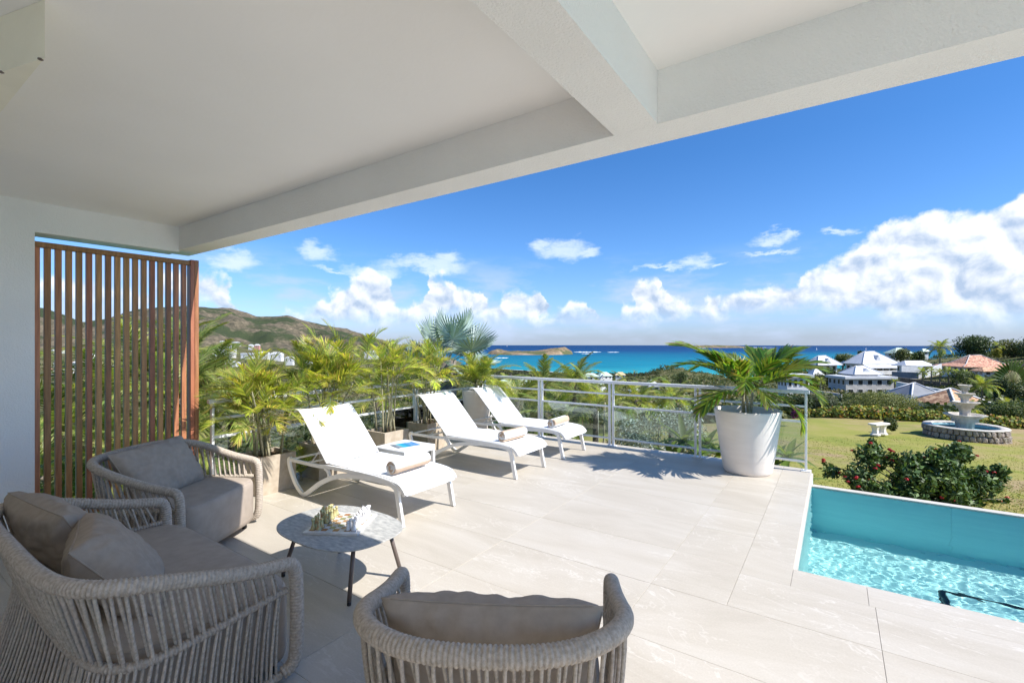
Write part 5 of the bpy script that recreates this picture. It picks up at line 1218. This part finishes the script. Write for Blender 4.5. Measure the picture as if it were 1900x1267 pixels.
    for k in range(n):
        a = 2*pi*k/n; c, s_ = cos(a), sin(a); x = math.copysign(abs(c)**(2/ex), c)*(hw-.013); y = math.copysign(abs(s_)**(2/ex), s_)*(hd-.013)
        if y < 0: x *= 1 - (.05 if W > .6 else .16)*(y/hd)**2
        P.append((x, cy + y, .4115))
    q.tube(P, .0030, 5, closed=True); q.build('piping', M['seat'], sb)
    for sx in (-1, 1):
        for yy in (-.2, .36): q = MB(); q.tube([(sx*(hw-.08), yy, 0), (sx*(hw-.08), yy, .061)], .018, 10); q.build('foot', M['dark'], t)
    return t
A_ = ((-1.015, 1.381), radians(30.7)); B_ = ((-4.31, 1.566), radians(-59.3)); S_ = ((-2.87, .86), 0.0)
rope_seat('rope_armchair', 'rope armchair in the foreground seen from behind, its back to the camera', .445, 2.6, A_[0], A_[1], 42, 84, 1, -.05)
rope_seat('rope_armchair', 'rope armchair in front of the slatted timber screen', .47, 2.7, B_[0], B_[1], 42, 84, 2)
rope_seat('rope_sofa', 'two seat rope sofa at lower left with open woven back', .785, 4.5, S_[0], S_[1], 62, 120, 3)
def pillow(label, w, h, th, seat, lx, ly, lz, tilt, yaw, seed, roll=0.0):
    """loose cushion: two puffed faces meeting in a seam, with creases running to the corners"""
    (ox, oy), rz = seat; q = MB(); N1, N2 = 48, 36
    for side in (1, -1):
        b0 = len(q.v)
        for j in range(N2+1):
            for i in range(N1+1):
                u = -1 + 2*i/N1; v = -1 + 2*j/N2; pu = 1 - abs(u)**2.4; pv = 1 - abs(v)**2.4; hgt = (pu*pv)**0.42 if pu*pv > 0 else 0
                x = u*w/2*(1 - .055*(1 - v*v)*abs(u)**3 + .0); y = v*h/2*(1 - .055*(1 - u*u)*abs(v)**3)
                rad = min(1, hgt*1.5); cr = noise.fractal(Vector((u*2.2 + seed, v*2.2, side*3.3)), 1.0, 2.0, 3)*.018*rad
                edge = (1-hgt); an = atan2(v, u); cr += .010*sin(an*22 + 4*noise.noise(Vector((u*2, v*2, seed))))*edge*min(1, hgt*3)
                q.v.append((x, side*(hgt*th/2 + (cr if hgt > 0 else 0)), y)); q.c.append((1, 1, 1))
        for j in range(N2):
            for i in range(N1):
                a = b0 + j*(N1+1) + i; f = (a, a+1, a+N1+2, a+N1+1); q.f.append(f if side < 0 else f[::-1]); q.sm.append(True)
    o = q.build('cushion', M['fabric'])
    mt = Matrix.Translation((ox, oy, 0)) @ Matrix.Rotation(rz, 4, 'Z') @ Matrix.Translation((lx, ly, lz)) @ Matrix.Rotation(yaw, 4, 'Z') @ Matrix.Rotation(tilt, 4, 'X') @ Matrix.Rotation(roll, 4, 'Y')
    o.matrix_world = mt; q = MB(); P = []
    for k in range(60):
        a = 2*pi*k/60; c, s_ = cos(a), sin(a); m_ = max(abs(c), abs(s_)); u, v = c/m_, s_/m_; P.append((u*w/2*(1 - .055*(1-v*v)), 0, v*h/2*(1 - .055*(1-u*u))))
    q.tube(P, .004, 5, closed=True); q.build('seam', M['fabric'], o)
    return tag(o, label, 'cushion', 'loose back cushions')
pillow('taupe back cushion of the armchair seen from behind', .70, .42, .21, A_, .005, -.17, .575, .34, 0, 1)
pillow('taupe back cushion leaning in the armchair by the timber screen', .72, .46, .21, B_, 0, -.11, .585, .55, .05, 2)
pillow('taupe back cushion at the far end of the sofa, nearer the white wall', .62, .44, .24, S_, -.44, -.17, .590, .50, .12, 3, .05)
pillow('taupe back cushion in the middle of the sofa, overlapping its neighbour', .66, .45, .24, S_, .12, -.10, .565, .66, -.24, 4, -.06)

# ------------------------------------------------------------------ coffee table and chess set
tcx, tcy = -2.735, 1.95
t = thing('coffee_table', 'low coffee table with rounded grey stone top on four slim brown legs', 'coffee table', (tcx, tcy, 0))
def se(a, b_, n, e): return [(math.copysign(abs(cos(2*pi*k/n))**(2/e), cos(2*pi*k/n))*a, math.copysign(abs(sin(2*pi*k/n))**(2/e), sin(2*pi*k/n))*b_) for k in range(n)]
q = MB(); P = se(.44, .315, 72, 2.7)
for sc_, z in ((.985, .352), (1.0, .355), (1.0, .3605), (.996, .362)): q.v += [(x*sc_, y*sc_, z) for x, y in P]; q.c += [(1, 1, 1)]*72
for i in range(3):
    for k in range(72): q.f.append((i*72+k, i*72+(k+1) % 72, (i+1)*72+(k+1) % 72, (i+1)*72+k)); q.sm.append(False)
q.f += [tuple(range(72))[::-1], tuple(range(216, 288))]; q.sm += [False]*2; q.build('tabletop', M['slate'], t)
for (bx, by, tx, ty) in ((-2.42,1.79,-2.465,1.86),(-2.41,2.20,-2.45,2.12),(-3.09,2.20,-3.03,2.10),(-3.09,1.76,-3.02,1.84)):
    q = MB(); q.tube([(bx-tcx, by-tcy, .02), (tx-tcx, ty-tcy, .352)], .0135, 12); l = q.build('leg', M['leg'], t); q = MB(); q.tube([(bx-tcx, by-tcy, 0), (bx-tcx, by-tcy, .02)], .0125, 10); q.build('foot', M['dark'], l)
TZ = .3622; bx, by, ba = -2.735, 1.967, radians(30.8)
t = thing('chessboard', 'white marble chessboard with orange and green squares on the coffee table', 'chessboard', (bx, by, TZ), ba)
q = MB(); q.bbox(-.18, .18, -.18, .18, 0, .016, .002); q.build('slab', M['marble'], t)
q = MB(); r = random.Random(2); cs = .0385
for i in range(8):
    for j in range(8):
        x0, y0 = (i-4)*cs, (j-4)*cs; c = (.80, .79, .77) if (i+j) % 2 else r.choice([(.58, .26, .08), (.50, .30, .12), (.36, .36, .16), (.60, .34, .15)]); q.box(x0+.0006, x0+cs-.0006, y0+.0006, y0+cs-.0006, .0161, .0172, c)
q.build('squares', M['marble'], t)
B0 = [(.0150,0),(.0160,.003),(.0155,.008),(.0110,.020),(.0080,.034)]
KINDS = {'pawn': B0 + [(.0070,.040),(.0075,.043),(.0100,.048),(.0095,.054),(.0060,.059),(.001,.060)],
 'rook': B0 + [(.0075,.050),(.0100,.054),(.0120,.058),(.0120,.070),(.0085,.070),(.0080,.066),(.001,.066)],
 'knight': B0 + [(.0080,.046),(.0090,.05),(.001,.05)], 'bishop': B0 + [(.0070,.048),(.0095,.051),(.0070,.054),(.0095,.062),(.0085,.070),(.0045,.077),(.003,.081),(.001,.082)],
 'queen': B0 + [(.0080,.055),(.0110,.059),(.0080,.062),(.0100,.072),(.0130,.082),(.0100,.084),(.0060,.088),(.0040,.092),(.001,.093)],
 'king': B0 + [(.0085,.058),(.0120,.062),(.0090,.066),(.0100,.078),(.0135,.090),(.0090,.094),(.0040,.098),(.001,.099)]}
PM = {}
for side, m in (('green onyx', 'green_onyx'), ('white onyx', 'white_onyx')):
    for kd, pf in KINDS.items():
        q = MB(); q.lathe(pf, 14)
        if kd == 'knight': q.prism([(-.008,.046),(.010,.046),(.008,.058),(.013,.066),(.012,.071),(.004,.078),(-.005,.076),(-.010,.064)], -.006, .006, M=Matrix.Rotation(pi/2, 4, 'X'))
        if kd == 'king': q.box(-.0015, .0015, -.0015, .0015, .098, .108); q.box(-.0045, .0045, -.0014, .0014, .102, .105)
        me_ = q.mesh('chess_'+kd); me_.materials.append(M[m]); PM[side, kd] = me_
order = ['rook', 'knight', 'bishop', 'queen', 'king', 'bishop', 'knight', 'rook']
for side, f0, f1 in (('green onyx', 0, 1), ('white onyx', 7, 6)):
    for j in range(8):
        for col_, kd in ((f0, order[j]), (f1, 'pawn')):
            if side == 'green onyx' and kd == 'pawn' and j == 2: continue
            lx, ly = (col_-3.5)*cs, (j-3.5)*cs; x = bx + lx*cos(ba) - ly*sin(ba); y = by + lx*sin(ba) + ly*cos(ba)
            o = place(PM[side, kd], 'chess_'+kd, None, None, (x + r.uniform(-.002, .002), y + r.uniform(-.002, .002), TZ + .0173)); o.rotation_euler.z = ba + (0 if f0 == 0 and side[0] == 'g' else pi)
            if kd in ('king', 'queen'): lab = f'{side} {kd} standing on the marble chessboard'
            elif kd == 'pawn': lab = f'{side} pawn in the front row on the marble chessboard'
            else: lab = f'{side} {kd} at the {"near" if j < 4 else "far"} end of its back row on the chessboard'
            tag(o, lab, 'chess piece', f'{side} chess pieces')

# ------------------------------------------------------------------ planters
def planter(label, cx, cy, s, h, rz=0, group='square stone planters along the side railing'):
    t = thing('planter', label, 'planter', (cx, cy, 0), rz, group); q = MB(); a = s/2; w = .028; n0 = 0
    vs = [(-a,-a,0),(a,-a,0),(a,a,0),(-a,a,0),(-a,-a,h),(a,-a,h),(a,a,h),(-a,a,h),(-a+w,-a+w,h),(a-w,-a+w,h),(a-w,a-w,h),(-a+w,a-w,h),(-a+w,-a+w,h-.06),(a-w,-a+w,h-.06),(a-w,a-w,h-.06),(-a+w,a-w,h-.06)]
    q.add(vs, [(3,2,1,0)] + [(i, (i+1) % 4, 4+(i+1) % 4, 4+i) for i in range(4)] + [(4+i, 4+(i+1) % 4, 8+(i+1) % 4, 8+i) for i in range(4)] + [(8+i, 8+(i+1) % 4, 12+(i+1) % 4, 12+i) for i in range(4)])
    q.build('pot', M['planter'], t); q = MB(); e = a - w - .001; K = 8
    for j in range(K+1):
        for i in range(K+1): x = -e+2*e*i/K; y = -e+2*e*j/K; q.v.append((x, y, h-.045+noise.noise(Vector((x*14, y*14, cx)))*.02)); q.c.append((1,1,1))
    for j in range(K):
        for i in range(K): q.f.append((j*(K+1)+i, j*(K+1)+i+1, (j+1)*(K+1)+i+1, (j+1)*(K+1)+i)); q.sm.append(True)
    q.build('soil', M['soil'], t); return t
SP = [(-5.10, 2.72, 'beige stone planter next to the rope armchair by the screen'), (-5.10, 3.42, 'beige stone planter half hidden behind the nearest lounger'), (-5.10, 4.38, 'beige stone planter behind the white side table'), (-5.10, 5.17, 'beige stone planter behind the head of the middle lounger')]
for x, y, lab in SP: planter(lab, x, y, .42, .395)
def round_pot(label, cx, cy, rb_, rt, h, m, z_soil):
    t = thing('planter', label, 'planter', (cx, cy, 0)); rr = lambda f: rb_ + (rt-rb_)*f**.85
    pf = [(rb_*.96, 0), (rb_, .012)]
    for k in range(1, 24):
        f = k/24; pf.append((rr(f) + (.0022 if (k in (1, 3, 21)) else 0), h*f))
    pf += [(rt, h-.008), (rt-.004, h), (rt-.026, h), (rt-.030, h-.008), (rr(.75)-.03, h*.75)]
    q = MB(); q.lathe(pf, 64); q.build('pot', M[m], t); q = MB(); q.lathe([(rr(z_soil/h)-.012, z_soil-.01), (rr(z_soil/h)*.5, z_soil+.012), (.01, z_soil+.02)], 32); q.build('soil', M['soil'], t); return t
round_pot('large round white clay pot holding a green palm at the right of the terrace', -.893, 6.45, .265, .378, .765, 'pot', .66)
round_pot('tall tapered beige pot with a palm behind the furthest lounger', -5.00, 6.25, .155, .26, .80, 'pot', .72)

# palms in the planters: clumps of thin canes with yellow green fronds
def canes(n, h, sp, lean, seed): 
    r = random.Random(seed); return [(r.uniform(-sp, sp), r.uniform(-sp, sp), h*r.uniform(.55, 1.0), r.uniform(-lean, lean), r.uniform(-lean, lean)) for _ in range(n)]
clump_palm('areca_palm', 'yellow green areca palm in the planter next to the screen side armchair', (-5.10, 2.72, .35), ARE, canes(14, .76, .13, .22, 1), 6, (.42, .64), (.15, 1.45), 11, .010, 'areca palms in the stone planters')
clump_palm('areca_palm', 'tall areca palm with arching plume in the planter behind the nearest lounger', (-5.10, 3.42, .35), ARE[:3] + ARD[:1], canes(10, 1.10, .10, .20, 2), 7, (.48, .70), (.25, 1.5), 12, .011, 'areca palms in the stone planters')
clump_palm('areca_palm', 'areca palm with bare slender canes in the planter behind the side table', (-5.10, 4.38, .35), ARE, canes(9, 1.10, .10, .18, 3), 6, (.45, .62), (.2, 1.45), 13, .010, 'areca palms in the stone planters')
clump_palm('areca_palm', 'slender areca palm in the planter behind the middle lounger', (-5.10, 5.17, .35), ARE, canes(9, 1.0, .10, .15, 4), 6, (.42, .60), (.2, 1.45), 14, .009, 'areca palms in the stone planters')
clump_palm('potted_palm', 'bushy palm with orange brown fronds in the tall tapered beige pot', (-5.00, 6.25, .72), ARD, canes(5, .28, .08, .08, 5), 8, (.5, .74), (.25, 1.4), 15, .014)
clump_palm('low_palm', 'low green palm sprouting on the floor between the first two planters', (-5.12, 3.07, .0), ARE, [(0, 0, .05, 0, 0), (.05, .03, .08, 0, 0)], 6, (.3, .42), (.5, 1.3), 16, .008)
# the potted palm: fronds set one by one (azimuth: 0 right, 90 away; pitch, length, kind)
pz = .66; t = thing('potted_palm', 'green palm with broad dark leaflets and brown tips growing in the white pot', 'palm', (-.893, 6.45, pz))
ST = [(-.05, .0, .36, .0, .0), (.045, .03, .40, .05, 0), (0, -.05, .34, -.05, -.02)]; tops = []
for dx, dy, h, lx, ly in ST:
    b0 = RT*dx + FW*dy; e0 = b0 + RT*lx + FW*ly; pts = smooth_path([(b0.x, b0.y, 0), ((b0.x+e0.x)/2, (b0.y+e0.y)/2, h*.5), (e0.x, e0.y, h)], 4)
    q = MB(); q.tube(pts, [.024, .024, .022, .020, .019, .018, .016, .015, .013][:len(pts)], 8); q.build('stem', M['stem'], t); tops.append(Vector((e0.x, e0.y, h)))
FR = [(176,56,1.14,3,2),(160,44,.95,1,0),(200,45,.98,1,2),(215,22,.86,2,0),(188,12,.82,2,0),(245,40,.80,2,2),(268,30,.74,2,0),(300,38,.82,1,1),(325,24,.84,2,1),(345,42,.92,1,1),(2,38,1.0,0,1),(12,52,.92,0,1),(28,46,.95,1,1),(40,60,.78,0,1),(140,62,.74,0,0),(110,64,.7,3,2),(190,56,.8,0,0),(55,55,.80,0,1),(85,62,.72,1,2),(95,78,.55,0,0),(125,58,.78,0,2),(150,66,.72,0,0),(335,-8,.80,2,1),(350,62,.78,0,1),(170,72,.62,0,2),(230,66,.62,1,0),(290,60,.62,1,1)]
rp = random.Random(9)
for az_, pi_, L, kd, st in FR:
    put_frond(POT[kd], t, tops[st] - Vector((0, 0, rp.uniform(.0, .10))), radians(az_) + YAW, radians(pi_), L*.92, rp.uniform(-.35, .35))

# ------------------------------------------------------------------ fountain, bench, dark pool shape, boats
fpx, fdp = 1790, 18.1; p = GD(fpx, fdp, zat(823, fdp)); fz = p.z
t = thing('fountain', 'four tiered cream stone fountain standing in a round rubble stone basin on the lawn', 'fountain', p, .3)
k_ = fdp/FPX*.73; Hh = lambda y: zat(y, fdp) - fz
def bowl(r0, zt, hgt, stem_r, zb, name, waves=8):
    q = MB(); q.lathe([(stem_r*1.35, zb), (stem_r*1.3, zb+.03), (stem_r, zb+.10), (stem_r*.95, (zb+zt-hgt)/2), (stem_r*1.15, zt-hgt), (stem_r*1.6, zt-hgt+.02), (r0*.62, zt-hgt*.55), (r0*.90, zt-hgt*.18), (r0, zt-hgt*.05), (r0*1.02, zt), (r0*.95, zt+.01), (r0*.90, zt-.03), (r0*.5, zt-hgt*.4), (.01, zt-hgt*.5)], 64, wave=.045, waven=waves); q.build(name, M['conc'], t)
kb = fdp/FPX*.80
bowl(37*kb, Hh(768.5), .30, .24, -.0, 'bowl', 10); bowl(26*kb, Hh(745.5), .24, .16, Hh(768.5)-.18, 'bowl', 8); bowl(18*kb, Hh(729.5), .19, .115, Hh(745.5)-.13, 'bowl', 8); bowl(12.5*kb, Hh(714.5), .20, .085, Hh(729.5)-.1, 'bowl', 8)
R0 = 82*k_; wh = Hh(790); q = MB(); q.lathe([(R0-.26, .05), (R0-.26, wh-.012), (R0-.14, wh-.012), (R0-.14, -.3), (R0-.3, -.3)], 64, caps=False); q.build('basin_wall', M['conc'], t)
q = MB(); q.lathe([(R0-.27, wh-.17), (.01, wh-.169)], 48); q.build('water_surface', M['water_blue'], t)
q = MB(); q.lathe([(R0-.262, wh-.2), (R0-.272, wh-.2), (R0-.272, wh-.02), (R0-.262, wh-.02)], 64, caps=False); q.build('basin_lining', M['water_blue'], t)
rs = random.Random(6); rows = 4; stones = []
for row in range(rows):
    n = 44; zz0 = -.12 + (wh+.10)*row/rows; hh_ = (wh+.10)/rows
    for k in range(n):
        a = 2*pi*(k + .5*(row % 2) + rs.uniform(-.12, .12))/n; w = 2*pi*R0/n*rs.uniform(.80, 1.0); Mx = Matrix.Rotation(a, 4, 'Z') @ Matrix.Translation((R0-.07 + rs.uniform(-.02, .03), 0, zz0 + hh_/2)) @ Matrix.Rotation(rs.uniform(-.12, .12), 4, 'X')
        if len(stones) < 3:
            bm = bmesh.new(); bmesh.ops.create_icosphere(bm, subdivisions=1, radius=1)
            for v in bm.verts: v.co = Vector([math.copysign(abs(c)**.6, c) for c in v.co])*(1 + rs.uniform(-.12, .12))
            me_ = bpy.data.meshes.new('stone'); bm.to_mesh(me_); bm.free(); me_.materials.append(M['stone']); stones.append(me_)
        o = place(rs.choice(stones), 'stone', None, t); o.matrix_local = Mx @ Matrix.Diagonal((.075, w*.52, hh_*.55, 1))
q = MB(); q.lathe([(R0-.05, wh-.03), (R0-.01, wh-.02), (R0+.0, wh+.0), (R0-.02, wh+.02), (R0-.25, wh+.02), (R0-.28, wh-.02)], 64, wave=.004, waven=23, caps=False); q.build('basin_rim', M['conc'], t)
p = GD(1631, 18.2, zat(806.5, 18.2)); t = thing('garden_bench', 'small backless white stone bench on the lawn left of the fountain', 'bench', p, YAW + .35); k_ = 18.2/FPX
q = MB(); q.bbox(-.40, .40, -.16, .16, .38, .45, .015); q.build('seat', M['pot'], t)
for s in (-1, 1): q = MB(); q.lathe([(.17, 0), (.17, .04), (.12, .07), (.10, .2), (.13, .32), (.18, .379)], 6, (s*.21, 0, 0), smooth=False); q.build('leg', M['pot'], t)
# dark angular shape under water by the near side of the pool, built as tubes
t = thing('pool_dark_shape', 'dark angular shape under the water near the pool edge at lower right', 'pool rail', (.67, 4.35, PD))
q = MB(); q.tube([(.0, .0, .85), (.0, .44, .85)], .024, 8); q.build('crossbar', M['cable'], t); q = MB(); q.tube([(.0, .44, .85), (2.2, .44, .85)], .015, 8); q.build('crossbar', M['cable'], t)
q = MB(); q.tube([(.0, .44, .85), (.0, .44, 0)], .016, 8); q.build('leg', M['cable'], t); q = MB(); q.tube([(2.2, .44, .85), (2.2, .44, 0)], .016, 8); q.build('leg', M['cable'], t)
sails = [(1060, 657.5, True, 'dark catamaran with a tall mast anchored off the island'), (1515.5, 649, False, 'white sailboat on the open sea, left of the left villa roof'), (1607, 649, False, 'white sailboat on the open sea above the large villa'), (1448, 656, False, 'tiny white boat behind the crown of the potted palm'), (1468, 655.5, False, 'tiny white boat just right of its neighbour beyond the potted palm'), (941, 642.8, False, 'speck of a white sail near the horizon above the island')]
for i, (px, py, dark, lab) in enumerate(sails):
    p = GZ(px, py, SEA); d = p.x*FW.x + p.y*FW.y; s = d/FPX; hh_ = (7.5 if dark else (4.5 if i < 3 else 2.0))*s; t = thing('sailboat', lab, 'sailboat', p, YAW + .3, 'boats on the bay')
    w = (4.5 if dark else 3 if i < 3 else 2)*s; q = MB()
    for yy in ((-w*.2, w*.2) if dark else (0,)): q.prism([(-w/2, -.08*w), (w*.35, -.08*w), (w/2, 0), (w*.35, .08*w), (-w/2, .08*w)], 0, hh_*.12, M=Matrix.Translation((0, yy, 0)))
    if dark: q.box(-w*.35, w*.25, -w*.2, w*.2, hh_*.12, hh_*.2)
    q.build('hull', M['cable'] if dark else M['wall_w'], t); q = MB(); q.tube([(0, 0, .1*hh_), (0, 0, hh_)], .02*hh_, 6); q.build('mast', M['cable'] if dark else M['wall_w'], t)
    if not dark: q = MB(); q.prism([(.02*w, hh_*.15), (-.42*w, hh_*.2), (.0, hh_*.97)], -.01*w, .01*w, M=Matrix.Rotation(pi/2, 4, 'X')); q.build('sail', M['foam'], t)
